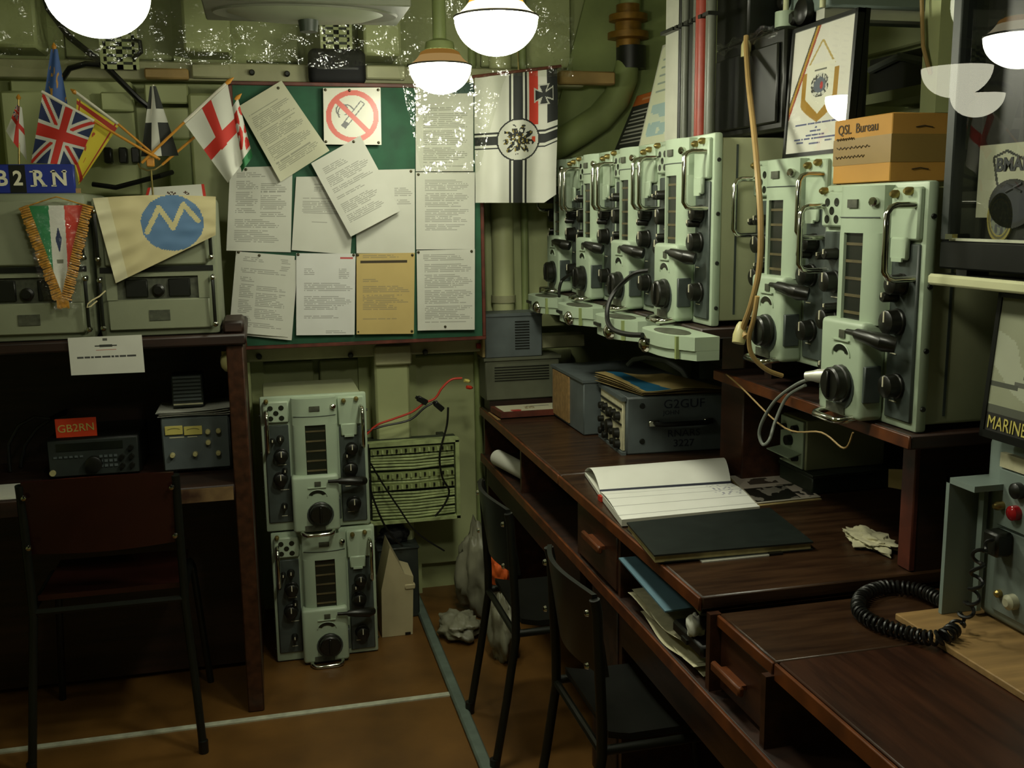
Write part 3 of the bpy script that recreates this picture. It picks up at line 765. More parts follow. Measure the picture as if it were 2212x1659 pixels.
# ================================================================ chairs
def chair(name, label, loc, rz, seat_m, W=.40, H=.80, sz=.44, group=None, wide=0.0):
    """local: person faces +y, rear legs at y=0"""
    t = thing(name, label, 'chair', loc, group, rz)
    def P(nm, mb, m, par=None, lab=None): return obj(nm, mb, m, par or t, lab, local=True)
    hw = W/2
    def st(u, v):
        x = (u-.5)*2; y = v
        return Vector((x*(hw-.012), .02+.36*y, sz+.012-.014*math.cos(x*PI/2)*math.sin(y*PI)+(.012*(1-y*8) if y < .125 else 0)))
    b = MB(); b.grid(st, 16, 14)
    r = bmesh.ops.extrude_face_region(b.bm, geom=b.bm.faces[:], use_keep_orig=True)
    bmesh.ops.translate(b.bm, verts=[e for e in r['geom'] if isinstance(e, bmesh.types.BMVert)], vec=(0, 0, -.016))
    P('seat', b, seat_m)
    def bk(u, v):
        x = (u-.5)*2; z = v
        return Vector((x*(hw-.005), -.005-.045*math.cos(x*PI/2)*.8-.03*z+.012, sz+.16+(H-sz-.15)*z*(1-.05*x*x)))
    b = MB(); b.grid(bk, 18, 10)
    r = bmesh.ops.extrude_face_region(b.bm, geom=b.bm.faces[:], use_keep_orig=True)
    bmesh.ops.translate(b.bm, verts=[e for e in r['geom'] if isinstance(e, bmesh.types.BMVert)], vec=(0, .012, 0))
    P('backrest', b, seat_m)
    for s in (-1, 1):
        x = s*hw
        P('rear_leg', MB().tube([(x+s*wide, -.07, 0), (x+s*wide*.5, -.03, sz*.5), (x, .0, sz-.03), (x, .0, sz+.05), (x, -.012, H-.04), (x, -.018, H-.01)], .0125, 10), 'chair_tube')
        P('front_leg', MB().tube([(x+s*wide, .42, 0), (x, .37, sz-.05), (x-.005, .34, sz-.018), (x-.005, .0, sz-.018)], .0115, 10), 'chair_tube')
        for z in (sz+.19, H-.045):
            P('screw', MB().lathe([(.009, 0), (.007, .006), (.001, .008)], AX((x-s*.012, -.03, z), (0, -1, 0)), 10), 'chrome')
        P('foot_cap', MB().lathe([(.015, 0), (.015, .04)], Matrix.Translation((x+s*wide, -.07, 0)), 10), 'black_plastic')
    P('crossbar', MB().tube([(-hw, .0, sz-.02), (hw, .0, sz-.02)], .010, 8), 'chair_tube')
    P('crossbar', MB().tube([(-hw, .33, sz-.02), (hw, .33, sz-.02)], .010, 8), 'chair_tube')
    return t
chair('stacking_chair', 'dark maroon stacking chair drawn up to the radio bench', (-.495, 3.09, 0), 0.0, 'chair_maroon', W=.43, H=.885, sz=.50, wide=.03)
chair('stacking_chair', 'black stacking chair at the long bench, standing close to the floor rubbish', (.665, 2.862, 0), -PI/2, 'chair_black', W=.365, H=.80, sz=.44, group='black chairs at the long bench')
chair('stacking_chair', 'black stacking chair at the long bench, beside the slot stuffed with papers', (.695, 2.185, 0), -PI/2, 'chair_black', W=.365, H=.80, sz=.44, group='black chairs at the long bench')
# ================================================================ notice board
BY = 3.82
a, b, c, d = onY(492, 178, BY), onY(1040, 168, BY), onY(1042, 742, BY), onY(497, 748, BY)
bx0, bx1, bz0, bz1 = a.x, b.x, (c.z+d.z)/2, 2.105
t = thing('notice_board', 'green baize notice board with a reddish wood frame covered in letters', 'notice board', ((bx0+bx1)/2, BY, bz0))
obj('baize', MB().box(bx0+.01, bx1-.01, BY, BY+.015, bz0+.01, bz1-.01), 'board_green', t)
fw = .014
obj('frame_rail', MB().box(bx0, bx1, BY-.006, BY+.03, bz1-fw, bz1, .002), 'frame_redwood', t)
obj('frame_rail', MB().box(bx0, bx1, BY-.006, BY+.03, bz0, bz0+fw, .002), 'frame_redwood', t)
obj('frame_stile', MB().box(bx0, bx0+fw, BY-.006, BY+.03, bz0+fw, bz1-fw, .002), 'frame_redwood', t)
obj('frame_stile', MB().box(bx1-fw, bx1, BY-.006, BY+.03, bz0+fw, bz1-fw, .002), 'frame_redwood', t)
obj('batten', MB().box(bx0+.05, bx1-.05, BY+.015, 3.97, bz1-.06, bz1-.02), 'frame_redwood', t)
obj('batten', MB().box(bx0+.05, bx1-.05, BY+.015, 3.97, bz0+.02, bz0+.06), 'frame_redwood', t)
INK = hexc('6e6e66')
def letter(seed, blocks, bg=W_, head=None, cols=None):
    """typed page: blocks = (v0, v1, u0, u1) of text lines"""
    def f(u, v):
        if head and head[0] < v < head[1] and head[2] < u < head[3]: return head[4]
        for (v0, v1, u0, u1) in blocks:
            if v0 < v < v1 and u0 < u < u1:
                k = int((v-v0)/.022); fr = ((v-v0)/.022) % 1
                if fr < .5:
                    ln = u0+(u1-u0)*(.62+.38*abs(math.sin(seed*3.1+k*2.7)))
                    if (k*7+seed) % 9 == 0: return bg
                    if u < ln and noise.noise(Vector((u*38, k*3.3, seed))) > -.32: return tuple(x*.55+y*.45 for x, y in zip(INK, bg))
        return bg
    return f
def paper(px, k, label, colf, curl=0.004, tacks=(), name='letter_sheet', nu=46, nv=92):
    y = BY-.004-.0022*k
    q = [onY(*p, y) for p in px]
    o = printed(name, quadmap(q, lambda u, v: Vector((0, -curl*v*v*(.5+.5*math.sin(u*4+k)), 0))), colf, nu, nv)
    o2 = tag(o, label, 'paper' if 'sign' not in name else 'sign', 'papers on the notice board' if 'sign' not in name else None)
    for (tx, ty) in tacks:
        obj('tack', MB().lathe([(.0055, -.006), (.0055, -.002), (.003, .0015), (.0008, .002)], AX(onY(tx, ty, y-.003), (0, -1, 0)), 10), 'tack', o, local=False)
    return o
FULL = [(.12, .94, .12, .9)]
paper([(497, 362), (632, 358), (628, 545), (489, 541)], 1, 'dense typed list tucked under the big tilted sheet', letter(1, [(.07, .12, .1, .6), (.16, .55, .1, .45), (.2, .6, .5, .92), (.62, .9, .1, .8)]), tacks=((531, 366),))
paper([(640, 382), (770, 380), (757, 550), (630, 540)], 2, 'mostly blank letter partly under the steeply tilted sheet', letter(2, [(.1, .2, .3, .7), (.28, .5, .12, .95), (.6, .64, .3, .7)]))
paper([(768, 368), (896, 365), (896, 547), (770, 547)], 3, 'letter with a few lines, right of the steeply tilted sheet', letter(3, [(.22, .32, .65, .95), (.36, .42, .7, .95)]), tacks=((780, 372), (888, 370)))
def p6(u, v):
    if v < .12 and u > .62: return hexc('2e4a44')
    return letter(4, [(.27, .95, .14, .9)])(u, v)
paper([(898, 182), (1023, 178), (1022, 370), (898, 370)], 4, 'long typed page under the polythene beside the ensign', p6)
paper([(898, 372), (1026, 372), (1025, 538), (899, 539)], 5, 'typed page in the second row beside the ensign', letter(5, [(.1, .75, .15, .9)]), tacks=((904, 377),))
paper([(520, 552), (644, 562), (630, 735), (505, 722)], 5, 'sheet mostly hidden behind the leaning typed list', letter(9, FULL))
paper([(510, 543), (637, 553), (622, 728), (495, 716)], 6, 'leaning typed list in the bottom row by the bench shelf', letter(6, [(.05, .12, .12, .5), (.05, .2, .75, .95), (.2, .28, .1, .9), (.3, .85, .1, .35), (.4, .8, .4, .9), (.86, .95, .1, .9)]), curl=.012, tacks=((515, 545), (560, 552)))
paper([(640, 547), (768, 548), (766, 723), (640, 724)], 7, 'bright white letter with a small red heading', letter(7, [(.18, .26, .14, .3), (.18, .3, .72, .9), (.36, .46, .14, .95), (.52, .72, .14, .93), (.76, .79, .14, .8), (.95, .98, .5, .9)], hexc('dadad6'), (.045, .07, .74, .96, hexc('c05050'))), tacks=((644, 550), (764, 551)))
paper([(770, 548), (896, 546), (894, 721), (770, 722)], 8, 'yellowed telegram form with a dark printed bar', letter(8, [(.02, .05, .1, .8), (.32, .36, .1, .4), (.4, .62, .1, .92), (.62, .72, .1, .7), (.8, .82, .1, .9)], hexc('c3ab6c'), (.085, .12, .06, .86, hexc('3a2f1a'))), tacks=((773, 551), (891, 551), (774, 717), (890, 716)))
paper([(900, 541), (1026, 538), (1025, 712), (902, 714)], 9, 'closely typed page at the bottom corner by the grey power supply', letter(10, [(.05, .14, .1, .8), (.17, .9, .12, .95)]), tacks=((904, 545), (1019, 543), (962, 706)))
paper([(515, 230), (608, 174), (711, 326), (606, 393)], 10, 'big tilted sheet pinned by one tack next to the red cross flag', letter(11, [(.15, .9, .08, .92)], hexc('c9c8ae')), curl=.02, tacks=((601, 190),))
def nosmoke(u, v):
    x, y = (u-.5)*2, (v-.5)*2; r = math.hypot(x, y)
    if .74 < r < .92 : return hexc('d2452c')
    if r < .8 and abs(x-y)/1.414 < .085: return hexc('d2452c')
    # cigarette, lying across the bar
    s, w = (x-y)/1.414, (x+y)/1.414
    s, w = (x*.62-y*.78), (x*.78+y*.62)
    if abs(w+.02) < .10 and -.5 < s < .62:
        if s < -.28: return hexc('3a3a3a')
        if abs(abs(w+.02)-.085) < .022 or s > .585: return hexc('4a4a46')
        return hexc('d8d6c4')
    for ph in (0, 1):
        rr = math.hypot(x+.22+.14*ph, y+.12+.1*ph)
        if abs(rr-.28+.08*ph) < .022 and y < .05-.1*ph and x > -.62: return hexc('4a4a46')
    return hexc('d8d6c4')
o = paper([(698, 190), (822, 189), (824, 313), (700, 312)], 11, 'square no smoking sign with a red ring and bar', nosmoke, curl=0, name='no_smoking_sign', nu=90, nv=90,
          tacks=((703, 194), (755, 195), (817, 194), (704, 306), (818, 308)))
o.data.materials.clear(); o.data.materials.append(MATS['print_gloss'])
paper([(672, 353), (778, 293), (865, 455), (757, 511)], 13, 'steeply tilted typed sheet overlapping the no smoking sign', letter(12, [(.12, .2, .12, .6), (.24, .45, .1, .92), (.5, .54, .1, .7), (.6, .85, .1, .8)]), curl=.02, tacks=((764, 306),))

# ---- naval ensign hung from a rod
EY = 3.74
t = thing('naval_ensign', 'old white naval ensign with black cross, eagle roundel and striped canton', 'flag', onY(1112, 440, EY))
def ens(u, v):
    dx, dy = (u-.525)/.262, (v-.515)/.166
    r = math.hypot(dx, dy)
    if r < 1:
        if r > .93: return K_
        th = math.atan2(dy, dx)
        # spread eagle seen side on: ragged rays of feathers about the body
        ray_ = .34+.42*abs(math.sin(th*4.5+.6))*(1 if abs(math.cos(th)) > .15 else .8)
        if r < ray_ and noise.noise(Vector((dx*6, dy*6, 3))) > -.18: return K_ if noise.noise(Vector((dx*11, dy*11, 9))) > -.25 else hexc('8a7a30')
        if abs(dx-.72) < .08 and abs(dy) < .12: return hexc('c84a2a')
        return hexc('c9c9bd')
    if u > .66 and v < .405:            # canton
        cx, cy = (u-.835)/.115, (v-.185)/.078
        inx = abs(cy) < .30+.45*abs(cx)**1.4 and abs(cx) < 1
        iny = abs(cx) < .22+.40*abs(cy)**1.4 and abs(cy) < 1
        if inx or iny:
            inx2 = abs(cy) < .18+.42*abs(cx)**1.4 and abs(cx) < .9
            iny2 = abs(cx) < .12+.36*abs(cy)**1.4 and abs(cy) < .9
            return K_ if (inx2 or iny2) else hexc('b9b9ae')
        if u < .765: return hexc('c43a28')
        if u < .875: return W_
        return K_
    ax = abs(u-.525); ay = abs(v-.515)
    for a_, w in ((ax, 1.0), (ay, .62)):
        if a_ < .055*w: return K_
        if .085*w < a_ < .105*w: return K_
    if ax < .105 or ay < .065: return W_
    return W_
def ensf(u, v):
    x = 1026+(1203-1026)*u + 3*math.sin(v*5)*(u-.4)
    y0 = 168-20*u; y1 = 438-(30*max(0, u-.85)/.15*.6)
    y = y0+(y1-y0)*v
    return onY(x, y, EY+.012*math.sin(u*9+v*1.5)*(.2+v)+.006*math.sin(u*19))
printed('cloth', ensf, ens, 120, 190, t, thick=.0012)
obj('rod', MB().tube([onY(1020, 166, EY+.004), onY(1212, 143, EY+.004)], .006, 8), 'frame_redwood', t)
obj('hook', MB().tube([onY(1120, 152, EY+.004), (onY(1120, 152, EY).x, EY+.01, 2.25), (onY(1120, 152, EY).x, 4.0, 2.26)], .003, 6), 'brass', t)

# ================================================================ tall naval receivers
H40, W40 = .51, .375
def naval_receiver():
    t = thing('naval_receiver', 'x', 'radio receiver', (0, 0, 0), 'tall pale green naval receivers')
    def P(nm, mb, m, par=None, lab=None): return obj(nm, mb, m, par or t, lab, local=True)
    hw = W40/2
    P('case', MB().box(-hw+.012, hw-.012, .02, .40, .012, H40-.012, .008, 2), 'radio_case')
    P('case_seam', MB().box(-hw+.0105, hw-.0105, .07, .076, .03, H40-.03), 'radio_dark')
    P('flange', MB().box(-hw, hw, 0, .026, 0, H40, .007, 2), 'radio_pale')
    for s in (-1, 1):
        for z in (.05, .17, .30, .44):
            P('flange_bolt', MB().lathe([(.006, 0), (.005, .004)], AX((s*hw, .014, z), (s, 0, 0)), 8), 'black_metal')
    # left column
    lp = P('left_panel', MB().box(-hw+.012, -.092, -.007, .002, .035, .405, .003), 'radio_dark')
    sp = P('speaker_plate', MB().box(-hw+.010, -.088, -.016, .002, .415, .495, .005), 'radio_pale')
    for dx, dz in ((-.019, .019), (.019, .019), (0, 0), (-.019, -.019), (.019, -.019)):
        P('speaker_hole', MB().lathe([(.0095, 0), (.0095, .001)], AX((-.133+dx, -.0162, .452+dz), (0, -1, 0)), 14), 'window_dark', sp)
    # centre column with dial window
    wx0, wx1, wz0, wz1 = -.036, .036, .222, .405
    def col(x0, x1, z0, z1):
        n = 10; pts = []
        for k in range(n+1):
            x = x0+(x1-x0)*k/n
            pts.append((x, -.020-.026*math.sqrt(max(0, 1-(x/.079)**2))))
        return [(x0, .0)]+[(x, y) for x, y in pts]+[(x1, .0)], z0, z1
    cb = MB()
    for x0, x1, z0, z1 in ((-.078, wx0, wz0-.01, wz1), (wx1, .078, wz0-.01, wz1)):
        po, z0, z1 = col(x0, x1, z0, z1); cb.prism(po, (0, 0, z0), (1, 0, 0), (0, 1, 0), (0, 0, 1), z1-z0)
    P('dial_housing', cb, 'radio_pale')
    po, z0, z1 = col(-.078, .078, .405, H40-.006)
    tb = P('top_housing', MB().prism(po, (0, 0, .405), (1, 0, 0), (0, 1, 0), (0, 0, 1), H40-.006-.405), 'radio_pale')
    P('housing_seam', MB().tube([(x, -.021-.026*math.sqrt(max(0, 1-(x/.079)**2)), .438) for x in [-.074+.0148*k for k in range(11)]], .0014, 4), 'radio_dark', tb)
    P('label_plate', MB().box(-.018, .018, -.050, -.044, .458, .476), 'plate_dark', tb)
    P('locking_screw', MB().lathe([(.010, 0), (.010, .012), (.006, .016)], AX((.062, -.034, .47), (.5, -1, 0)), 10), 'chrome', tb)
    dl = P('dial_back', MB().box(wx0, wx1, -.036, -.030, wz0-.01, wz1), 'window_dark')
    for k in range(5):
        z = wz0+.008+k*.037
        P('scale_bar', MB().box(wx0+.002, wx1-.002, -.038, -.035, z, z+.006), 'scale_brown', dl)
    # lower block
    lb = P('drive_block', MB().box(-.092, .074, -.058, .002, .004, .218, .012, 3), 'radio_pale')
    P('block_plate', MB().box(-.012, .010, -.061, -.057, .178, .196), 'plate_dark', lb)
    arch = [(.030*math.cos(PI*k/12), .022*math.sin(PI*k/12)) for k in range(1, 12)]
    arch = [(x*1.0, y) for x, y in arch]+[(.62*x, .5*y) for x, y in arch[::-1]]
    P('tuning_window', MB().prism(arch, (-.004, -.0585, .142), (1, 0, 0), (0, 0, 1), (0, -1, 0), .002), 'window_dark', lb)
    P('window_lip', MB().tube([(-.004+.034*math.cos(PI*k/12), -.059, .139+.026*math.sin(PI*k/12)) for k in range(13)], .0022, 5).box(-.036, .028, -.063, -.058, .172, .175), 'radio_pale', lb)
    kprof = [(.042, 0), (.042, .010), (.039, .012), (.038, .028), (.034, .032), (.014, .032)]
    kb = P('tuning_knob', MB().lathe(kprof, AX((.004, -.059, .078), (0, -1, 0)), 16), 'knob_black', lb)
    P('grip_rib', MB().box(.000, .008, -.098, -.090, .048, .108, .002), 'knob_black', kb)
    P('oval_plate', MB().lathe([(.048, 0), (.048, .002)], AX((.004, -.0585, .070), (0, -1, 0)), 20), 'radio_dark', lb)
    P('side_plate', MB().box(.068, .080, -.052, -.012, .045, .125, .002), 'radio_dark', lb)
    P('name_tag', MB().box(-.052, .02, -.061, -.057, .010, .030), 'plate_dark', lb)
    # right column
    rp = P('right_panel', MB().box(.086, hw-.012, -.007, .002, .018, .385, .003), 'radio_dark')
    P('right_plate', MB().box(.084, hw-.010, -.013, .002, .392, .498, .004), 'radio_pale')
    P('card_clip', MB().box(.092, .150, -.017, -.006, .352, .398, .004).box(.104, .138, -.020, -.016, .348, .356), 'radio_pale', rp)
    for x, z in ((.105, .485), (.150, .490)):
        P('corner_screw', MB().lathe([(.0085, 0), (.0085, .012), (.004, .018)], AX((x, -.012, z), (0, -1, 0)), 10), 'brass')
    P('corner_screw', MB().lathe([(.0085, 0), (.0085, .012), (.004, .018)], AX((-.165, -.012, .497), (0, -1, 0)), 10), 'brass')
    def knob(x, z, r, par, d=.030):
        k = P('knob', MB().lathe([(r, 0), (r, .006), (r*.92, .008), (r*.88, d), (r*.7, d+.003)], AX((x, -.007, z), (0, -1, 0)), 14), 'knob_black', par)
        P('pointer', MB().box(x-.0015, x+.0015, -.007-d-.005, -.007-d, z, z+r*.8), 'letter_cream', k)
    for x, z, r in ((.128, .302, .023), (.120, .224, .028), (.128, .090, .027), (.108, .275, .012)): knob(x, z, r, rp)
    for x, z, r in ((-.122, .355, .014), (-.150, .350, .010), (-.122, .292, .026), (-.128, .205, .026), (-.112, .235, .010), (-.120, .10, .012)): knob(x, z, r, lp)
    for x, z, w, m in ((.10, .155, .02, 'letter_cream'), (.105, .055, .024, 'letter_cream'), (-.13, .16, .03, 'letter_cream'), (-.135, .255, .03, 'letter_cream'), (-.13, .06, .02, 'letter_cream')):
        P('legend', MB().box(x, x+w, -.0085, -.0065, z, z+.0022), m, rp if x > 0 else lp)
    # black lever
    P('lever', MB().tube([(.035, -.070, .197), (.07, -.074, .197), (.075, -.072, .196), (.15, -.058, .186), (.165, -.040, .182)], [.006, .007, .012, .019, .016], 12), 'knob_black', lab='black tapered lever')
    # chrome handles
    for s in (-1, 1):
        x = s*(hw-.022)
        z0, z1 = .315, .462
        P('handle', MB().tube([(x, 0, z1), (x, -.055, z1), (x, -.068, z1-.004), (x, -.076, z1-.016), (x, -.076, z0+.016), (x, -.068, z0+.004), (x, -.055, z0), (x, 0, z0)], .0068, 10), 'chrome', lab='chrome handle')
    P('foot_handle', MB().tube([(-.062, -.03, .010), (-.062, -.070, .006), (-.055, -.086, .004), (-.045, -.092, .003), (.03, -.092, .003), (.042, -.086, .004), (.048, -.070, .006), (.048, -.03, .010)], .0075, 10), 'chrome', lab='chrome foot handle')
    return t
NR = naval_receiver()
row_lab = ['pale green naval receiver ending the upper row, its plain side showing',
           'pale green naval receiver in the upper row, second from the one with the bare side',
           'pale green naval receiver in the upper row, third from the one with the bare side',
           'pale green naval receiver at the notice board end of the upper row']
spots = [((1.19, 2.53+W40/2+.383*k, 1.318), -PI/2, row_lab[k], 1.02) for k in range(4)]
spots += [((1.305, 2.321, 1.252), -PI/2, 'pale green naval receiver on the low shelf with the framed certificate on top', 1.0),
          ((1.285, 1.942, 1.178), -PI/2, 'pale aqua naval receiver on the low shelf with the cardboard box on top', 1.0),
          ((.158, 3.60, .505), 0, 'dusty naval receiver standing on another one on the floor', .97),
          ((.170, 3.60, .004), 0, 'dusty naval receiver on the floor carrying another one', .97)]
for i, (loc, rz, lab, sz) in enumerate(spots):
    o = NR if i == 0 else copy_tree(NR)
    o.location = loc; o.rotation_euler = (0, 0, rz); o['label'] = lab; o.scale = (1, 1, sz)
    if i == 7: o.rotation_euler = (0, 0, .0)

# beige plastic box and things by the floor stack
t = thing('beige_box', 'beige plastic casing leaning beside the stacked floor receivers', 'plastic casing', (.44, 3.75, 0))
pl = [onY(826, 1388, 3.72), onY(892, 1378, 3.72), onY(893, 1245, 3.72), onY(874, 1240, 3.72), onY(842, 1182, 3.72), onY(824, 1275, 3.72)]
pp_ = [(q.x, max(0.001, q.z)) for q in pl]
obj('shell', MB().prism(pp_, (0, 3.72, 0), (1, 0, 0), (0, 0, 1), (0, 1, 0), .16), 'beige_plastic', t)
obj('latch', MB().box(pp_[2][0]-.035, pp_[2][0]+.006, 3.715, 3.74, pp_[2][1]-.05, pp_[2][1]-.03, .003), 'beige_plastic', t)
obj('foot', MB().box(pp_[1][0]-.03, pp_[1][0]-.008, 3.718, 3.74, 0, .012), 'black_plastic', t)
def lump(name, cx, cy, z0, rx, ry, rz, seed, m, label, cat, group=None, amp=.35, nu=48, nv=26):
    def f(u, v):
        th, ph = 2*PI*u, PI*v
        d = Vector((math.cos(th)*math.sin(ph), math.sin(th)*math.sin(ph), math.cos(ph)))
        k = 1+amp*noise.noise(d*2.2+Vector((seed, 0, 0)))+amp*.4*noise.noise(d*6+Vector((0, seed, 0)))+amp*.22*noise.noise(d*14+Vector((0, 0, seed)))
        return Vector((cx+d.x*rx*k, cy+d.y*ry*k, max(z0, z0+rz*.8+d.z*rz*k)))
    return tag(obj(name, MB().grid(f, nu, nv), m, angle=75), label, cat, group)
lump('rubbish_bag', .47, 3.96, .303, .06, .035, .04, 3, 'bag_black', 'crumpled black plastic bag lying on the pale boxes behind the beige casing', 'bag')
obj_ = lump('rubbish_bag', .68, 3.66, .0, .08, .10, .05, 5, 'bag_grey', 'crumpled greyish polythene bag on the floor under the bench', 'bag', 'bags under the bench')
lump('rubbish_bag', .80, 3.42, .0, .05, .085, .145, 8, 'bag_grey', 'tall slumped polythene bag behind the black chair leg', 'bag', 'bags under the bench')
lump('rubbish_bag', .82, 3.88, .0, .10, .10, .20, 12, 'bag_grey', 'grey polythene bag deep under the bench end', 'bag', 'bags under the bench')
lump('orange_cloth', .80, 3.47, .265, .045, .07, .085, 15, 'orange_stuff', 'orange hi-vis cloth stuffed under the bench on top of a bag', 'cloth', amp=.25)
# support for bag: pale boxes
t = thing('floor_carton', 'plain dark box behind the beige casing', 'box', (.47, 3.95, 0))
obj('body', MB().box(.40, .56, 3.89, 4.03, 0, .30, .005), 'charcoal', t)
obj('lid', MB().box(.395, .565, 3.885, 4.035, .292, .302, .003), 'charcoal', t)

# ---- terminal rack with cable forms
RY = 3.90
t = thing('terminal_rack', 'pale green terminal rack with rows of laced cables on the lower wall', 'terminal rack', (.56, RY, .42))
x0, x1 = onY(796, 1000, RY).x, onY(992, 1000, RY).x
obj('back_plate', MB().box(x0, x1, RY+.03, 4.0, .40, .735, .004), 'dark_green_metal', t)
obj('frame', MB().box(x0, x1, RY-.005, RY+.04, .722, .738).box(x0, x1, RY-.005, RY+.04, .402, .414).box(x1-.015, x1, RY-.005, RY+.04, .40, .73), 'wire_green', t)
for zc in (.700, .598, .552):
    s_ = obj('terminal_strip', MB().box(x0+.01, x1-.02, RY+.005, RY+.03, zc-.013, zc+.013), 'duct_green', t)
    for k in range(18):
        xx = x0+.02+(x1-x0-.05)*k/17
        obj('terminal', MB().box(xx-.0035, xx+.0035, RY-.004, RY+.006, zc-.009+.004*(k % 2), zc+.007), 'black_metal' if k % 2 else 'wire_green', s_)
for z0, n, dz in ((.628, 5, .0125), (.571, 2, .012), (.425, 9, .0125)):
    for k in range(n):
        z = z0+k*dz
        obj('cable_run', MB().tube([(x0+.01, RY+.015, z+.002*math.sin(k)), ((x0+x1)/2, RY+.006+.002*(k % 3), z-.003), (x1-.02, RY+.015, z+.003*math.cos(k*2))], .0052, 7), 'wire_green', t)
obj('bracket', MB().box(x0+.02, x0+.05, 4.0, YB-.04, .45, .48).box(x1-.05, x1-.02, 4.0, YB-.04, .45, .48).box(x0+.02, x0+.05, 4.0, YB-.04, .68, .71).box(x1-.05, x1-.02, 4.0, YB-.04, .68, .71), 'dark_green_metal', t)

# ---- test leads
def cable(name, pts, r, m, label, group=None, cat='cable'):
    return tag(obj(name, MB().tube([Vector(p) for p in pts], r, 8), m), label, cat, group)
LY = 3.86
def catm(pts):
    P_ = [Vector(p) for p in pts]; out = []
    for i in range(len(P_)-1):
        p0, p1, p2, p3 = P_[max(0, i-1)], P_[i], P_[i+1], P_[min(len(P_)-1, i+2)]
        for k in range(6):
            s = k/6
            out.append(.5*((2*p1)+(p2-p0)*s+(2*p0-5*p1+4*p2-p3)*s*s+(3*p1-p0-3*p2+p3)*s**3))
    out.append(P_[-1]); return out
cable('power_lead', catm([onY(790, 940, LY), onY(815, 918, LY), onY(850, 905, LY), onY(890, 890, LY), onY(915, 872, LY), onY(940, 860, LY), onY(955, 838, LY), onY(975, 820, LY), onY(998, 817, LY)]), .0045, 'cable_red', 'red power lead strung from the floor receivers to the power supply')
cable('power_lead', catm([onY(788, 932, LY), onY(830, 920, LY), onY(885, 907, LY), onY(918, 880, LY), onY(945, 866, LY)]), .0042, 'cable_black', 'black lead twisted alongside the red power lead')
cable('power_lead', catm([onY(968, 880, LY), onY(965, 920, LY), onY(950, 980, LY), onY(955, 1030, LY), onY(970, 1060, LY), onY(960, 1090, LY), onY(940, 1115, LY)]), .0042, 'cable_black', 'black cable snaking down over the terminal rack by the bench')
cable('power_lead', catm([onY(795, 960, LY), onY(797, 1040, LY), onY(815, 1100, LY), onY(840, 1150, LY), onY(870, 1180, LY)]), .0042, 'cable_black', 'black cable hanging down the edge of the floor receivers')
cable('power_lead', catm([onY(800, 1000, LY), onY(830, 1050, LY), onY(860, 1095, LY), onY(900, 1150, LY), onY(960, 1190, LY)]), .0035, 'cable_black', 'thin black cable slanting across the terminal rack to the floor')
for (x, y, rot, lab) in ((912, 865, -.55, 'black in-line plug nearer the wall rib'), (948, 878, -.75, 'black in-line plug nearer the bench')):
    p = onY(x, y, LY-.005)
    t = thing('lead_plug', lab+' on the power leads', 'plug', p, 'plugs on the power leads')
    M = Matrix.Translation(p) @ Matrix.Rotation(rot, 4, 'Y').inverted()
    obj('shell', MB().box(-.022, .022, -.009, .009, -.011, .011, .003, M=M), 'black_plastic', t)
    obj('strain_relief', MB().box(-.030, -.022, -.005, .005, -.006, .006, .001, M=M), 'black_plastic', t)
for x, y, m, lab in ((1003, 822, 'meter_face', 'yellow crimp connector by the power supply'), (1008, 836, 'cable_red', 'red banana plug by the power supply')):
    p = onY(x, y, 3.88)
    tag(obj('lead_connector', MB().tube([p, p+Vector((.016, .004, -.004)), p+Vector((.026, .02, -.008))], [.007, .008, .005], 8), m), lab, 'connector')
# ================================================================ long bench on the right
t = thing('long_bench', 'long reddish wooden operators bench with drawers along the right side', 'bench', (1.4, 2.5, 0))
obj('top_board', MB().box(.868, 1.99, 1.86, 2.895, .80, .83, .004), 'wood_top', t)
obj('top_board', MB().box(.868, 1.99, 2.90, 4.05, .80, .83, .004), 'wood_top', t)
obj('edge_highlight', MB().box(.860, .868, 1.86, 2.895, .798, .829, .002), 'wood_edge', t)  # lighter strips along the board fronts, highlight put into the colour
obj('edge_highlight', MB().box(.860, .868, 2.90, 4.05, .798, .829, .002), 'wood_edge', t)
obj('low_board', MB().box(.898, 1.99, 1.598, 1.855, .775, .80, .003), 'wood_top', t)
obj('low_board', MB().box(.902, 1.99, .45, 1.594, .775, .801, .003), 'wood_red', t)
obj('edge_highlight', MB().box(.892, .900, .45, 1.594, .765, .799, .002), 'wood_edge', t)
obj('edge_highlight', MB().box(.890, .898, 1.598, 1.855, .773, .798, .002), 'wood_edge', t)
obj('under_shelf', MB().box(.868, 1.60, 1.40, 4.05, .600, .628, .003), 'wood_dark', t)
obj('edge_highlight', MB().box(.860, .868, 1.40, 4.05, .596, .630, .002), 'wood_edge', t)
for y in (1.60, 1.842, 2.385, 2.735, 3.42, 4.03):
    obj('partition', MB().box(.875, 1.60, y-.009, y+.009, .628, .80 if y > 1.84 else .775), 'wood_red', t)
for y in (1.60, 2.40, 2.625, 4.03):
    obj('pedestal_side', MB().box(.885, 1.60, y-.012, y+.012, 0, .60), 'wood_red', t)
obj('slot_back', MB().box(1.585, 1.60, 1.42, 4.03, .628, .775), 'wood_dark', t)
obj('knee_back', MB().box(1.585, 1.60, 1.42, 4.03, 0, .60), 'wood_dark', t)
obj('apron', MB().box(.882, .90, 1.62, 2.388, .49, .60), 'wood_red', t)
obj('apron', MB().box(.882, .90, 2.745, 4.01, .50, .60), 'wood_dark', t)
obj('pedestal_door', MB().box(.880, .90, 2.415, 2.612, .02, .592, .003), 'wood_dark', t)
obj('leg', MB().box(.92, .97, .47, .52, 0, .775), 'wood_red', t)
obj('leg', MB().box(1.90, 1.95, .47, .52, 0, .775), 'wood_red', t)
obj('leg', MB().box(.90, .95, 1.41, 1.46, 0, .60), 'wood_red', t)
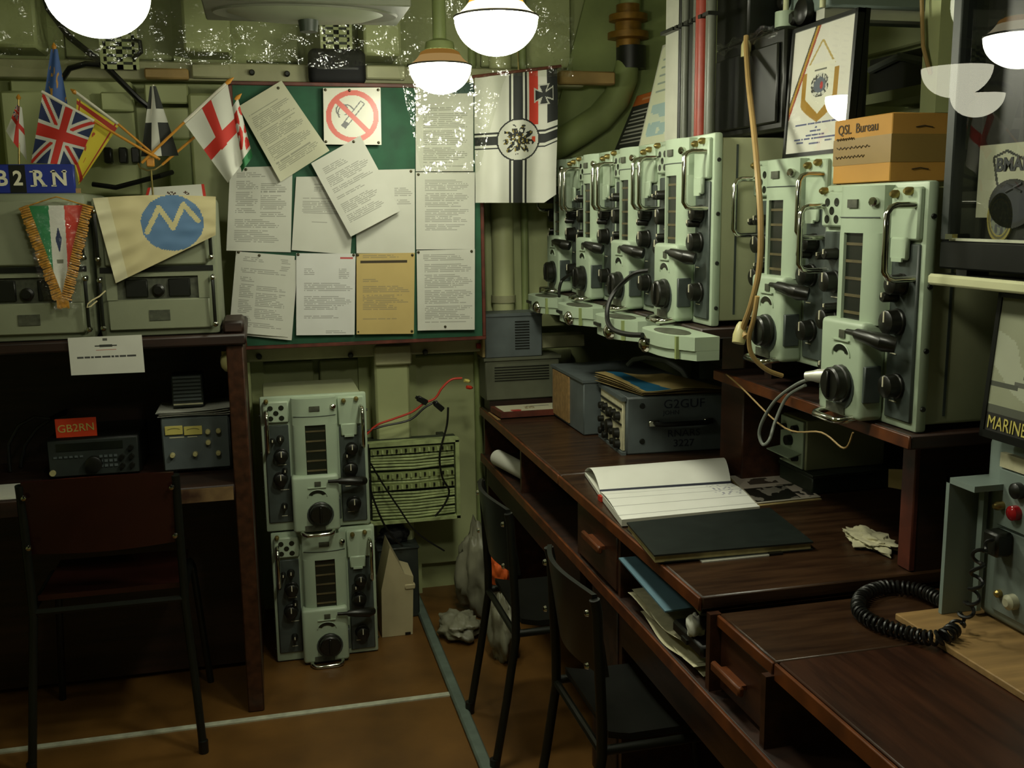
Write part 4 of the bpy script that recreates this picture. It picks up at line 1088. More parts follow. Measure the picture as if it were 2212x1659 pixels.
def drawer(y0, y1, z0, z1, x, hy0, hy1, hz):
    d = obj('drawer', MB().box(x, x+.30, y0, y1, z0, z1, .003), 'wood_red', t)
    obj('handle', MB().box(x-.028, x-.014, hy0, hy1, hz-.009, hz+.013, .004).box(x-.016, x, hy0+.02, hy1-.02, hz-.004, hz+.006), 'wood_edge', d, label='wooden bar handle')
drawer(2.398, 2.722, .636, .792, .872, 2.47, 2.62, .728)
drawer(1.612, 1.830, .636, .768, .898, 1.69, 1.82, .692)

# papers stuffed into the open slot of the bench
for k in range(5):
    tag(obj('loose_sheet', MB().grid(lambda u, v, k=k: Vector((.886-.014*math.sin(k*1.7+v*3)+.26*u, 1.885+.02*k+.37*v, .6365+.009*k+.006*math.sin(v*9+k*2)*(1-u))), 10, 24), 'paper_edge'),
        ('lowest', 'second lowest', 'middle', 'second highest', 'topmost')[k]+' dog-eared sheet in the bench slot pile', 'paper', 'papers in the bench slot')
q = [(.858, 2.345, .748), (1.15, 2.345, .745), (1.13, 2.04, .728), (.860, 2.04, .724)]
tag(obj('blue_folder', MB().slab(q, .004), mat('folder_blue', hexc('5c7d8c'), .6)), 'pale blue folder poking out of the bench slot', 'folder')
t = thing('pocket_book', 'black notebook wedged in the bench slot beside the blue folder', 'notebook', (.97, 2.03, .70))
obj('cover', MB().slab([(.925, 2.20, .775), (1.10, 2.21, .778), (1.10, 1.99, .745), (.925, 1.98, .738)], .016), 'black_plastic', t)
obj('pages', MB().slab([(.921, 2.198, .771), (1.09, 2.208, .774), (1.09, 1.992, .741), (.921, 1.982, .734)], .008), 'paper_edge', t)
t = thing('black_case', 'black flat case lying in the bench slot on loose sheets', 'case', (1.0, 1.95, .67))
obj('body', MB().box(.874, 1.12, 1.872, 2.03, .682, .712, .006), 'black_plastic', t)
obj('clasp', MB().box(.870, .875, 1.94, 1.97, .687, .697), 'black_metal', t)
lump('paper_scrap', .885, 1.93, .714, .018, .025, .025, 4, 'paper_white', 'crumpled white paper scrap in the bench slot', 'paper', amp=.5, nu=14, nv=8)

# ---- open logbook
LB = thing('log_book', 'open log book with ruled white pages on the bench', 'book', (1.07, 2.6, .83))
BL, BR, ML, MR, TLb, TRb = Vector((.868, 2.350, 0)), Vector((1.262, 2.357, 0)), Vector((.900, 2.615, 0)), Vector((1.292, 2.590, 0)), Vector((.935, 2.86, 0)), Vector((1.345, 2.82, 0))
obj('cover', MB().slab([Vector((v.x, v.y, .8335)) for v in (BL+Vector((.002, .002, 0)), BR, MR, ML)], .003)
    .slab([Vector((v.x, v.y, .8335)) for v in (ML, MR, TRb, TLb)], .003), 'ink', LB)
obj('ribbon', MB().box(ML.x-.010, ML.x+.004, ML.y-.035, ML.y-.01, .831, .846), 'cable_red', LB, label='red ribbon end')
obj('page_block', MB().slab([Vector((v.x, v.y, .8505)) for v in (BL, BR, MR, ML)], .017), 'paper_white', LB)
def lpage(u, v):    # v down from binding to lower edge
    p = ML.lerp(MR, u).lerp(BL.lerp(BR, u), v); return Vector((p.x, p.y, .8515+.010*math.sin(min(1, v*1.15)*PI)*(1-.5*v)))
def lcol(u, v):
    if v < .02: return hexc('2e3140')
    for l in (.18, .38, .62, .86):
        if abs(v-l) < .007: return hexc('a9a9a4')
    if u > .78 and .05 < v < .55 and noise.noise(Vector((u*60, v*25, 2))) > .3: return hexc('9a9aa8')
    return hexc('e8e8e2')
printed('ruled_page', lpage, lcol, 60, 70, LB)
obj('page_block', MB().slab([Vector((v.x, v.y, .843)) for v in (ML, MR, TRb, TLb)], .0095), 'paper_white', LB)
def upage(u, v):    # leaf curling up over the far half
    p = TLb.lerp(TRb, u).lerp(ML.lerp(MR, u), v); h = .045*math.sin(v*PI)**.8*(.75+.25*u)
    return Vector((p.x+.02*(1-v)*u, p.y, .846+h+.005*v))
printed('curling_page', upage, lambda u, v: hexc('2e3140') if v > .985 else hexc('e4e4dc'), 40, 40, LB)

# ---- black ring folder
t = thing('black_folder', 'big flat black folder with cream page edges on the bench edge', 'folder', (1.06, 2.2, .83))
F = [Vector((.874, 2.330, .850)), Vector((1.285, 2.345, .850)), Vector((1.245, 2.058, .852)), Vector((.842, 2.064, .856))]
obj('page_block', MB().slab([F[3]+Vector((.004, .004, -.004)), F[2]+Vector((-.004, .004, -.004)), F[1]+Vector((0, 0, -.004)), F[0]+Vector((.004, 0, -.004))], .016), 'folder_edge', t)
obj('cover', MB().slab([F[3], F[2], F[1], F[0]], .004), 'folder_black', t)
obj('back_cover', MB().slab([p+Vector((0, 0, -.0180)) for p in (F[3]+Vector((.026, 0, -.0008)), F[2], F[1], F[0])], .002), 'folder_black', t)
t = thing('ruler', 'clear plastic ruler lying against the black folder', 'ruler', (1.07, 2.045, .83))
a, b = onZ(1518, 1214, .833), onZ(1662, 1199, .833)
obj('blade', MB().slab([a, b, b+Vector((.01, .028, 0)), a+Vector((0, .028, 0))], .003), 'silver', t)
obj('end_clip', MB().slab([b+Vector((0, 0, .003)), b+Vector((.035, .0, .003)), b+Vector((.04, .025, .003)), b+Vector((.005, .025, .003))], .005), 'black_plastic', t)

# ---- black and white photograph on a yellow envelope
q = [onZ(1575, 1028, .835), onZ(1690, 1020, .835), onZ(1773, 1073, .835), onZ(1632, 1088, .835)]
e = [v+Vector((-.004, -.012, -.003)) for v in q]
tag(obj('envelope', MB().slab([e[3], e[2], e[1], e[0]], .0018), 'paper_old'), 'yellowed envelope under the old photograph', 'envelope')
def photoc(u, v):
    if u < .03 or u > .97 or v < .04 or v > .96: return hexc('c9c2b0')
    n = noise.noise(Vector((u*4, v*4, 1)))+.5*noise.noise(Vector((u*11, v*9, 4)))
    if v > .5 and u < .72: return hexc('24241f') if n > -.25 else hexc('8f8a80')
    if .15 < v < .38 and .2 < u < .7 and n > -.1: return hexc('4c443c')
    if v > .45 and u > .6 and n > .1: return hexc('35332f')
    return hexc('c0b4a8')
tag(printed('photograph', quadmap(q), photoc, 60, 50, m='print_gloss'), 'old black and white photograph lying beside the log book', 'photograph')

# ---- portable receiver marked G2GUF
ang = math.radians(-4)
G = thing('portable_receiver', 'slate grey receiver with white control panel marked G2GUF on its side', 'radio receiver', (1.15, 3.075, .83), rz=ang)
def gp(nm, mb, m, par=None, lab=None): return obj(nm, mb, m, par or G, lab, local=True)
gp('case', MB().box(0, .40, 0, .30, 0, .195, .006), 'slate_metal')
fpn = gp('control_panel', MB().box(-.010, 0, .012, .288, .012, .183, .002), 'paper_edge', lab='white control panel')
gp('panel_bar', MB().box(-.014, -.010, .02, .28, .150, .156).box(-.014, -.010, .02, .28, .098, .103), 'black_metal', fpn)
gr = random.Random(3)
for y, z, r in ((.05, .125, .016), (.10, .128, .013), (.15, .120, .018), (.205, .128, .014), (.25, .125, .013), (.06, .065, .018), (.11, .06, .012), (.155, .07, .026), (.215, .06, .014), (.255, .075, .012), (.05, .030, .016), (.10, .028, .012), (.20, .028, .013), (.25, .035, .014)):
    gp('knob', MB().lathe([(r, 0), (r*.9, .018), (r*.6, .020)], AX((-.010, y, z), (-1, 0, 0)), 12), 'knob_black', fpn)
gp('trim_lip', MB().box(-.016, .0, 0, .30, .183, .197).box(-.016, 0, 0, .30, -.0, .010), 'slate_metal')
hd = gp('side_handle', MB().tube([(.10, 0, .105), (.10, -.022, .105), (.12, -.028, .105), (.26, -.028, .105), (.28, -.022, .105), (.28, 0, .105)], .009, 8), 'black_plastic')
gp('handle_clip', MB().box(.075, .112, -.012, 0, .095, .115, .002), 'chrome', hd); gp('handle_clip', MB().box(.268, .30, -.012, 0, .095, .115, .002), 'chrome', hd)
for x, z in ((.055, .165), (.055, .045), (.36, .165), (.36, .045)):
    gp('case_screw', MB().lathe([(.010, 0), (.008, .004)], AX((x, 0, z), (0, -1, 0)), 10), 'black_metal')
for body, x, z, sz in (('G2GUF', .20, .166, .042), ('JOHN', .155, .138, .020), ('RNARS', .20, .066, .034), ('3227', .20, .032, .034)):
    text('marking', body, sz, (x, -.0008, z), (1, 0, 0), (0, 0, 1), 'ink_blue', G, .0006, local=True, sx=1.1)
t = thing('grey_case', 'slate grey box with a tan card on its end, behind the G2GUF receiver', 'box', (1.1, 3.55, .83))
a = 3.385
obj('body', MB().box(1.105, 1.46, a+.01, 3.80, .832, 1.03, .004), 'slate_metal', t)
cd0, cd1 = onX(1195, 880, 1.1), onX(1243, 920, 1.1)
obj('tan_card', MB().box(1.099, 1.106, 3.56, 3.77, .845, 1.02), 'tan_ply', t, label='tan card')
obj('lid', MB().box(1.10, 1.465, a+.005, 3.805, 1.025, 1.035), 'slate_metal', t)
# cable arch and manual on top
tag(obj('cable_loop', MB().tube([(1.36, 3.62, 1.046), (1.37, 3.59, 1.07), (1.40, 3.53, 1.085), (1.45, 3.46, 1.08), (1.49, 3.41, 1.05), (1.52, 3.39, 1.0), (1.53, 3.38, .845)], .010), 'cable_grey'), 'thick grey cable arching over the slate grey box', 'cable')
t = thing('manual', 'yellowed dog-eared manual with a blue corner lying on the G2GUF receiver', 'manual', (1.3, 3.2, 1.03))
MQ = [Vector((1.135, 3.36, 0)), Vector((1.40, 3.37, 0)), Vector((1.50, 3.045, 0)), Vector((1.205, 3.07, 0))]
for k in range(5):
    def mf(u, v, k=k):
        p = MQ[0].lerp(MQ[1], u).lerp(MQ[3].lerp(MQ[2], u), v)
        return Vector((p.x+.003*math.sin(k*2), p.y+.003*math.cos(k*3), 1.030+.004*k+.022*(1-v)*(1-u)*(.4+.15*k)+.004*math.sin(u*7+v*4)*(k/4)))
    def mc(u, v):
        return hexc('1d6f96') if (u*1.0+.12*v > .16 and u+.15*v < .40+.1*v and v < .98) else hexc('c4ad70')
    if k == 4: printed('cover', mf, mc, 40, 40, t, label='cover with a blue band')
    else: obj('leaf', MB().grid(mf, 12, 12), 'paper_old', t)

# ---- power supplies at the far end
t = thing('power_supply', 'dark grey power supply with side vents on top of a bigger box', 'power supply', (1.0, 4.0, 1.05))
obj('case', MB().box(.862, 1.10, 3.92, 4.045, 1.052, 1.228, .004), 'slate_metal', t)
f = obj('front_panel', MB().box(.850, .862, 3.925, 4.04, 1.056, 1.224, .002), 'paper_old', t)
for y, z, m in ((3.96, 1.10, 'cable_red'), (4.02, 1.10, 'knob_black'), (3.98, 1.17, 'knob_black'), (4.02, 1.17, 'window_dark')):
    obj('terminal', MB().lathe([(.012, 0), (.011, .016)], AX((.850, y, z), (-1, 0, 0)), 10), m, f)
for k in range(11):
    z = 1.085+.011*k
    obj('vent_slot', MB().box(.985, 1.045, 3.917, 3.922, z, z+.004), 'black_metal', t)
obj('lid_lip', MB().box(.862, 1.10, 3.915, 4.045, 1.220, 1.232), 'slate_metal', t)
t = thing('power_supply', 'large olive box under the dark grey power supply', 'power supply', (1.0, 4.0, .83))
obj('case', MB().box(.862, 1.175, 3.93, 4.048, .875, 1.050, .005), 'olive_box', t)
obj('top_lip', MB().box(.855, 1.180, 3.922, 4.048, 1.040, 1.052), 'olive_box', t)
for k in range(6):
    z = .955+.011*k
    obj('vent_slot', MB().box(.90, 1.13, 3.927, 3.932, z, z+.0035), 'black_metal', t)
obj('plinth', MB().box(.88, 1.16, 3.94, 4.04, .83, .875), 'wood_dark', t)
# framed document lying flat and board beneath it
t = thing('framed_document', 'framed paper lying flat in front of the power supplies', 'picture frame', (1.03, 3.82, .83))
obj('frame', MB().slab([(.885, 3.765, .858), (1.12, 3.765, .858), (1.15, 3.905, .858), (.875, 3.905, .858)], .022), 'frame_redwood', t)
def docc(u, v):
    if (u-.25)**2/.012+(v-.88)**2/.02 < 1: return hexc('a83028')
    if .45 < u < .62 and .35 < v < .7 and noise.noise(Vector((u*30, v*20, 0))) > -.1: return hexc('8a7a55')
    if abs(v-.35) < .04 and .5 < u < .9: return hexc('5a5a50')
    return hexc('c3bfa2')
printed('paper', quadmap([(.892, 3.898, .8592), (1.14, 3.898, .8592), (1.112, 3.775, .8592), (.90, 3.775, .8592)]), docc, 40, 24, t, thick=.0006)
tag(obj('tan_strip', MB().slab([(.868, 3.76, .8335), (.882, 3.76, .8335), (.872, 3.91, .8335), (.866, 3.91, .8335)], .003), 'tan_ply'), 'narrow tan strip on the bench edge by the framed document', 'wood strip')
# white roll in the slot
p0 = onX(1040, 945, .88); 
t = thing('paper_roll', 'white paper roll poking out under the far bench top', 'paper roll', (.9, 3.6, .67))
obj('roll', MB().tube([(.875, 3.79, .672), (.95, 3.46, .665)], .032, 20), 'paper_white', t)
obj('core', MB().tube([(.873, 3.797, .672), (.876, 3.78, .672)], .014, 12), 'paper_edge', t)

# ================================================================ shelves for the naval receivers
t = thing('receiver_shelving', 'dark wooden shelving over the bench carrying the naval receivers', 'shelf', (1.6, 2.6, .83))
obj('low_shelf', MB().box(1.268, 1.99, 1.745, 2.66, 1.146, 1.177, .004), 'wood_dark', t)
obj('edge_highlight', MB().box(1.262, 1.269, 1.742, 2.66, 1.148, 1.176, .002), 'wood_edge', t)  # shelf edge highlight painted as a lighter strip
obj('end_panel', MB().box(1.385, 1.99, 1.868, 1.912, .831, 1.146), 'wood_dark', t)
obj('end_edge', MB().box(1.372, 1.386, 1.866, 1.914, .831, 1.146, .003), 'frame_redwood', t, label='reddish front edge')
obj('stile', MB().box(1.37, 1.99, 2.68, 2.83, .831, 1.286, .004), 'wood_red', t)
obj('row_shelf', MB().box(1.155, 1.99, 2.515, 4.19, 1.286, 1.316, .004), 'wood_dark', t)
obj('riser', MB().box(1.34, 1.72, 2.16, 2.20, 1.177, 1.250).box(1.34, 1.72, 2.46, 2.50, 1.177, 1.250), 'wood_dark', t)
obj('back_panel', MB().box(1.86, 1.88, 1.92, 4.15, .831, 1.286), 'wood_dark', t)
obj('wall_bracket', MB().box(1.2, 1.99, 4.12, 4.19, 1.20, 1.286), 'wood_dark', t)
obj('edge_cable', MB().tube(catm([(1.25, 2.55, 1.18), (1.22, 2.4, 1.17), (1.24, 2.2, 1.10), (1.25, 2.05, 1.12), (1.26, 1.97, 1.10), (1.255, 1.93, 1.145)]), .0022, 6), 'cable_tan', t)

# relay boxes hung on the row shelf
rl = ['pale relay box below the near receiver of the upper row', 'pale relay box second from the bare-sided receiver, with the black cable loop', 'pale relay box third from the bare-sided receiver', 'pale relay box nearest the notice board']
for k, (y0, y1) in enumerate(((2.40, 2.70), (2.81, 3.11), (3.23, 3.53), (3.65, 3.95))):
    t = thing('relay_box', rl[k], 'relay box', (1.1, (y0+y1)/2, 1.25), 'relay boxes under the receivers')
    po = [(1.155, y0), (1.085, y0), (1.040, y0+.08), (1.032, y0+.13)]+[(1.032+.06*(1-math.cos(a_)), y1-.08+.08*math.sin(a_)) for a_ in (0, .3, .6, .9, 1.2, 1.5)]+[(1.155, y1)]
    obj('case', MB().prism(po, (0, 0, 1.272), (1, 0, 0), (0, 1, 0), (0, 0, 1), .036), 'radio_pale', t)
    po2 = [(x+.006*(1 if x < 1.15 else 0), y) for x, y in po]
    obj('base', MB().prism(po2, (0, 0, 1.246), (1, 0, 0), (0, 1, 0), (0, 0, 1), .0255), 'radio_pale', t)
    lab_ = obj('top_recess', MB().prism([(1.055+.04*math.cos(a_)+.03, (y0+y1)/2+.09*math.sin(a_)) for a_ in [2*PI*j/16 for j in range(16)]], (0, 0, 1.3081), (1, 0, 0), (0, 1, 0), (0, 0, 1), .001), 'plate_dark', t)
    obj('slot', MB().box(1.026, 1.042, y1-.12, y1-.06, 1.276, 1.286), 'black_metal', t)
    obj('dome_nut', MB().lathe([(.025, 0), (.024, .010), (.015, .020), (.002, .024)], AX((1.040, y0+.11 if k else y1-.08, 1.268), (-1, -.3, 0)), 16), 'chrome', t, label='shiny dome nut')
    obj('seam_band', MB().box(1.052, 1.062, y0+.045, y0+.055, 1.247, 1.307), 'duct_green', t)
cable('relay_cable', catm([onX(1402, 585, 1.11), onX(1370, 592, 1.08), onX(1335, 622, 1.05), onX(1315, 655, 1.02), onX(1312, 690, 1.005), onX(1325, 712, 1.0), onX(1355, 722, 1.005), onX(1388, 724, 1.02)]), .0075, 'cable_black', 'thick black cable loop from a receiver down to a relay box')
cable('relay_cable', catm([onX(1237, 590, 1.10), onX(1215, 605, 1.08), onX(1208, 625, 1.06), onX(1208, 640, 1.05)]), .006, 'cable_black', 'short black cable between the far receivers and their relay box')
# tan aerial cables
cable('aerial_cable', catm([onX(1612, 78, 1.318), onX(1612, 105, 1.31), onX(1617, 180, 1.27), onX(1628, 280, 1.22), onX(1637, 380, 1.18), onX(1643, 480, 1.17), onX(1640, 580, 1.17), onX(1622, 660, 1.17), onX(1605, 710, 1.175), onX(1611, 728, 1.175)]), .0075, 'cable_tan', 'long tan aerial cable hanging in front of the receivers')
cable('aerial_cable', catm([onX(1636, 640, 1.14), onX(1628, 690, 1.14), onX(1618, 730, 1.145), onX(1625, 768, 1.16), onX(1655, 798, 1.20), onX(1690, 812, 1.245)]), .006, 'cable_tan', 'tan cable curling onto the low shelf under the certificate receiver')
tag(obj('cable_plug', MB().lathe([(.016, -.02), (.018, 0), (.014, .025), (.009, .035)], AX(onX(1598, 725, 1.17), (.3, .2, 1)), 12), 'knob_cream'), 'cream plug on the tan aerial cable', 'plug')
cable('microphone_lead', catm([onX(1765, 815, 1.215), onX(1725, 828, 1.20), onX(1680, 860, 1.19), onX(1652, 900, 1.185), onX(1640, 935, 1.185), onX(1648, 960, 1.19), onX(1662, 950, 1.20), onX(1675, 910, 1.225), onX(1700, 858, 1.245), onX(1740, 832, 1.262)]), .0042, 'cable_grey', 'grey lead looping down from the aqua receiver in front of the shelf')
tag(obj('cable_plug', MB().lathe([(.010, -.03), (.013, -.01), (.016, 0), (.016, .02)], AX(onX(1768, 812, 1.205), (.6, -.8, .1)), 12), 'silver'), 'silver connector on the looping grey lead', 'plug')

# grey box with toggle panel under the low shelf
t = thing('control_box', 'grey metal control box under the low shelf', 'control box', (1.6, 2.6, .885))
obj('case', MB().box(1.492, 1.75, 2.525, 2.665, .888, 1.035, .004), 'radio_case', t)
f = obj('front_panel', MB().box(1.484, 1.492, 2.53, 2.66, .892, 1.031, .002), 'radio_pale', t)
for y, z, r in ((2.565, 1.005, .012), (2.63, 1.0, .010), (2.60, .965, .016), (2.56, .92, .010), (2.635, .915, .012)):
    obj('knob', MB().lathe([(r, 0), (r*.9, .016)], AX((1.484, y, z), (-1, 0, 0)), 12), 'knob_black', f)
obj('hinged_flap', MB().slab([(1.484, 2.535, .938), (1.484, 2.655, .938), (1.44, 2.66, .930), (1.44, 2.53, .930)], .003), 'radio_pale', f)
t = thing('base_box', 'dull dark green box carrying the grey control box', 'box', (1.6, 2.58, .83))
obj('body', MB().box(1.49, 1.78, 2.48, 2.668, .831, .878, .003), 'dark_green_metal', t)
obj('lid', MB().box(1.487, 1.783, 2.477, 2.671, .878, .888, .002), 'dark_green_metal', t)
t = thing('instrument_box', 'dark green instrument case in the shadow behind the manual', 'box', (1.6, 3.2, .83))
obj('body', MB().box(1.60, 1.84, 2.95, 3.5, .831, 1.10, .006), 'dark_green_metal', t)
obj('lid', MB().box(1.595, 1.845, 2.945, 3.505, 1.07, 1.105, .004), 'dark_green_metal', t)
obj('catch', MB().box(1.588, 1.596, 3.2, 3.24, 1.05, 1.09), 'brass', t)
lump('crumpled_paper', 1.40, 2.06, .832, .045, .08, .013, 6, 'paper_edge', 'crumpled pale paper on the bench under the low shelf', 'paper', amp=.6)
p = onX(1932, 1045, 1.43)
tag(obj('parcel_tag', MB().slab([p+Vector((0, .025, .03)), p+Vector((.05, -.02, .035)), p+Vector((.06, -.025, -.02)), p+Vector((.005, .03, -.015))], .004), 'paper_old'), 'yellow paper tag tucked behind the reddish shelf edge', 'tag')
# ================================================================ on top of the receivers
# cardboard box
t = thing('cardboard_box', 'taped cardboard box with handwriting on top of the aqua receiver', 'box', (1.4, 2.03, 1.69))
cx0, cx1, cy0, cy1, cz0, cz1 = 1.298, 1.47, 1.905, 2.125, 1.6905, 1.832
obj('carton', MB().box(cx0, cx1, cy0, cy1, cz0, cz1, .002), 'carton', t)
obj('tape_band', MB().box(cx0-.0008, cx1+.0008, cy0-.0008, cy1+.0008, cz0+.040, cz0+.098), 'carton_tape', t, label='brown tape band')
text('handwriting', 'QSL  Bureau', .030, (cx0-.0012, (cy0+cy1)/2+.015, cz0+.118), (0, -1, 0), (0, 0, 1), 'ink_brown', t, .0004)
for k, (y0, y1, z) in enumerate(((2.112, 2.04, .098), (2.11, 1.98, .078), (2.112, 2.0, .058))):
    pts = [(cx0-.0014, y0+(y1-y0)*s/24, cz0+z+.003*math.sin(s*2.3+k)) for s in range(25)]
    obj('scribble', MB().tube(pts, .0011, 4), 'ink_brown', t)
for x, z in ((1.375, .112), (1.37, .025)):
    obj('hand_slot', MB().tube([(x-.02, cy0-.001, cz0+z), (x, cy0-.001, cz0+z+.003), (x+.02, cy0-.001, cz0+z)], .0016, 4), 'ink_brown', t)
# framed certificate
t = thing('framed_certificate', 'black framed certificate with a fringed pennant on top of a receiver', 'picture frame', (1.35, 2.26, 1.762))
fy0, fy1, fz0, fz1 = 2.130, 2.425, 1.764, 2.085
lean = .055
def fr3(y, z, off=0.0):
    k = (z-fz0)
    return Vector((1.338+lean*k+off, y, z))
obj('backing', MB().slab([fr3(fy1, fz0, .012), fr3(fy0, fz0, .012), fr3(fy0, fz1, .012), fr3(fy1, fz1, .012)], .014), 'black_plastic', t)
for (a0, b0, a1, b1) in ((fy0, fz0, fy1, fz0+.010), (fy0, fz1-.010, fy1, fz1), (fy0, fz0, fy0+.012, fz1), (fy1-.008, fz0, fy1, fz1)):
    obj('frame_bar', MB().slab([fr3(a1, b0, -.006), fr3(a0, b0, -.006), fr3(a0, b1, -.006), fr3(a1, b1, -.006)], .020), 'black_plastic', t)
def certc(u, v):
    # diagonal ribbon over the corner
    d = u+v*.62
    for c0, c1, col in ((.36, .385, '3a3a30'), (.385, .42, 'b08a28'), (.42, .45, '9a3a22')):
        if c0 < d < c1: return hexc(col)
    x = u-.50
    if .30 < v < .72:
        hw = .225
        low = .60+(.66-.60)*(1-abs(x)/hw) if abs(x) < hw else 0
        if abs(x) < hw and v < .575+.125*(1-abs(x)/hw):
            if abs(v-.355) < .008 and abs(x) < .1: return hexc('6f6f66')
            if (x/.15)**2+((v-.475)/.095)**2 < 1:
                if (x-.03)**2+((v-.48)*.8)**2 < .0006: return hexc('b03030')
                if (x/.10)**2+((v-.475)/.06)**2 < 1: return hexc('5d6470')
                return hexc('3c3c34') if noise.noise(Vector((u*40, v*40, 1))) > 0 else hexc('c9c9bd')
            return hexc('dcdac8')
    if .34 < v < .80 and abs(x) < .30 and v < .62+.145*(1-abs(x)/.30)**.7 and v > .36: return hexc('a27b22')
    if .12 < v < .33 and abs(abs(x)-(v-.12)*1.08) < .016: return hexc('b09a58')
    for r_, (u0, u1) in ((.775, (.14, .84)), (.808, (.48, .52)), (.835, (.40, .60)), (.865, (.34, .66)), (.895, (.14, .84)), (.918, (.18, .3)), (.918, (.66, .78)), (.935, (.4, .58))):
        if abs(v-r_) < .0065 and u0 < u < u1 and noise.noise(Vector((u*45, r_*50, 0))) > -.35: return hexc('50557a')
    return hexc('d8d6cb')
printed('certificate', quadmap([fr3(fy1-.008, fz1-.010, -.001), fr3(fy0+.012, fz1-.010, -.001), fr3(fy0+.012, fz0+.010, -.001), fr3(fy1-.008, fz0+.010, -.001)]), certc, 110, 150, t, thick=.001)
obj('glass', MB().grid(quadmap([fr3(fy1-.008, fz0+.01, -.005), fr3(fy0+.012, fz0+.01, -.005), fr3(fy0+.012, fz1-.01, -.005), fr3(fy1-.008, fz1-.01, -.005)]), 1, 1), 'pane_strong', t)

# two leaning panels on the far receivers
ZT = 1.318+.51*1.02
def leaning(bl, br, tl_dx, zt, xb, name, label, cat, colf, frame_m, nu, nv):
    pass
b0 = onX(1377, 309, 1.31); y0 = b0.y
y1 = onX(1447, 298, 1.31).y
def lp(y, s, off=0): return Vector((1.31+.09*s+off, y, ZT+.001+.36*s))
t = thing('leaning_picture', 'silver framed print leaning on the upper row of receivers', 'picture frame', (1.33, (y0+y1)/2, ZT))
obj('frame', MB().slab([lp(y0, 0), lp(y1-.06, 0), lp(y1-.06, 1), lp(y0, 1)], .022), 'silver', t)
def prn(u, v):
    if .58 < v < .9 and .1 < u < .95: return hexc('9db5b5') if noise.noise(Vector((u*5, v*9, 0))) > -.1 else hexc('c5cdb8')
    if abs((v*12) % 1-.5) < .1 and .1 < u < .7 and v < .55: return hexc('8f9a90')
    return hexc('c9ccb0')
printed('print', quadmap([lp(y0-.012, .97, -.001), lp(y1-.05, .97, -.001), lp(y1-.05, .03, -.001), lp(y0-.012, .03, -.001)]), prn, 30, 50, t)
c0, c1 = onX(1318, 314, 1.46), onX(1392, 306, 1.46)
def lq(y, s, off=0): return Vector((1.46+.12*s+off, y, ZT+.001+.27*s))
t = thing('caption_panel', 'dark caption panel with an orange heading leaning on the upper receivers', 'sign', (1.49, (c0.y+c1.y)/2, ZT))
obj('panel', MB().slab([lq(c0.y, 0), lq(c1.y-.05, 0), lq(c1.y-.05, 1), lq(c0.y, 1)], .006), 'charcoal', t)
def capc(u, v):
    if v < .17: return hexc('d0702c') if not (abs(v-.08) < .015 and .2 < u < .95) else hexc('e0a070')
    if .24 < v < .8 and ((v-.24)/.062) % 1 < .36 and u < (.95 if int((v-.24)/.062) != 2 else .45) and u > .08: return hexc('b9b9ae')
    return hexc('33362e')
printed('caption', quadmap([lq(c0.y, .995, -.001), lq(c1.y-.05, .995, -.001), lq(c1.y-.05, .005, -.001), lq(c0.y, .005, -.001)]), capc, 40, 90, t)

# bank of vertical conduits behind the receivers
def vbar(pa, pb, x, m, name, label, cat, tube=False, z0=ZT):
    ya, yb = onX(pa, 200, x).y, onX(pb, 200, x).y
    b = MB()
    if tube: b.tube([(x, (ya+yb)/2, z0), (x, (ya+yb)/2, ZC)], abs(ya-yb)/2*.7, 14)
    else: b.box(x, x+.04, min(ya, yb), max(ya, yb), z0, ZC, .003)
    t = thing(name, label, cat, (x, (ya+yb)/2, z0))
    obj('body', b, m, t); obj('saddle_clip', MB().box(x-.018, x+.012, min(ya, yb)+.002, max(ya, yb)-.002, 2.16, 2.17), 'black_metal', t)
vbar(1436, 1464, 1.24, 'silver', 'steel_trunking', 'bright steel trunking strip behind the leaning picture', 'trunking')
vbar(1466, 1472, 1.24, 'black_metal', 'conduit', 'thin black conduit beside the bright steel strip', 'conduit', True)
vbar(1474, 1484, 1.24, 'pipe_grey', 'conduit', 'grey conduit right of the thin black one', 'conduit', True)
vbar(1486, 1496, 1.24, 'black_metal', 'trunking', 'flat black strip between the two grey conduits', 'trunking')
vbar(1497, 1504, 1.24, 'pipe_grey', 'conduit', 'slim grey conduit next to the red pipe', 'conduit', True)
vbar(1506, 1524, 1.24, 'pipe_red', 'pipe', 'red pipe rising behind the receivers', 'pipe', True)
vbar(1526, 1540, 1.24, 'pipe_grey', 'pipe', 'grey pipe between the red pipe and the black cabinet', 'pipe', True)
# black cabinet standing on the bare-sided receiver
CY0, CY1 = max(2.434, onX(1702, 200, 1.33).y), onX(1541, 200, 1.33).y
t = thing('switch_cabinet', 'black cabinet standing on the bare-sided receiver behind the hanging tan cable', 'cabinet', (1.45, 2.7, ZT))
obj('body', MB().box(1.335, 1.58, CY0, CY1, ZT+.001, 2.095, .006).box(1.335, 1.58, CY1-.20, CY1, 2.09, 2.50, .006), 'black_metal', t)
obj('door', MB().box(1.325, 1.335, CY0+.02, CY1-.02, ZT+.02, 2.06, .004), 'black_metal', t)
obj('polythene_wrap', MB().grid(lambda u, v: Vector((1.320+.008*noise.noise(Vector((u*9, v*5, 1))), CY0+.012+(CY1-CY0-.02)*u, 2.075+.03*v+.012*noise.noise(Vector((u*7, 0, 4))))), 30, 6), 'plastic_sleeve', t)
gp_ = onX(1612, 98, 1.318)
obj('cable_gland', MB().lathe([(.014, -.03), (.014, .0), (.009, .012)], AX(gp_, (0, 0, 1)), 12), 'knob_cream', t)
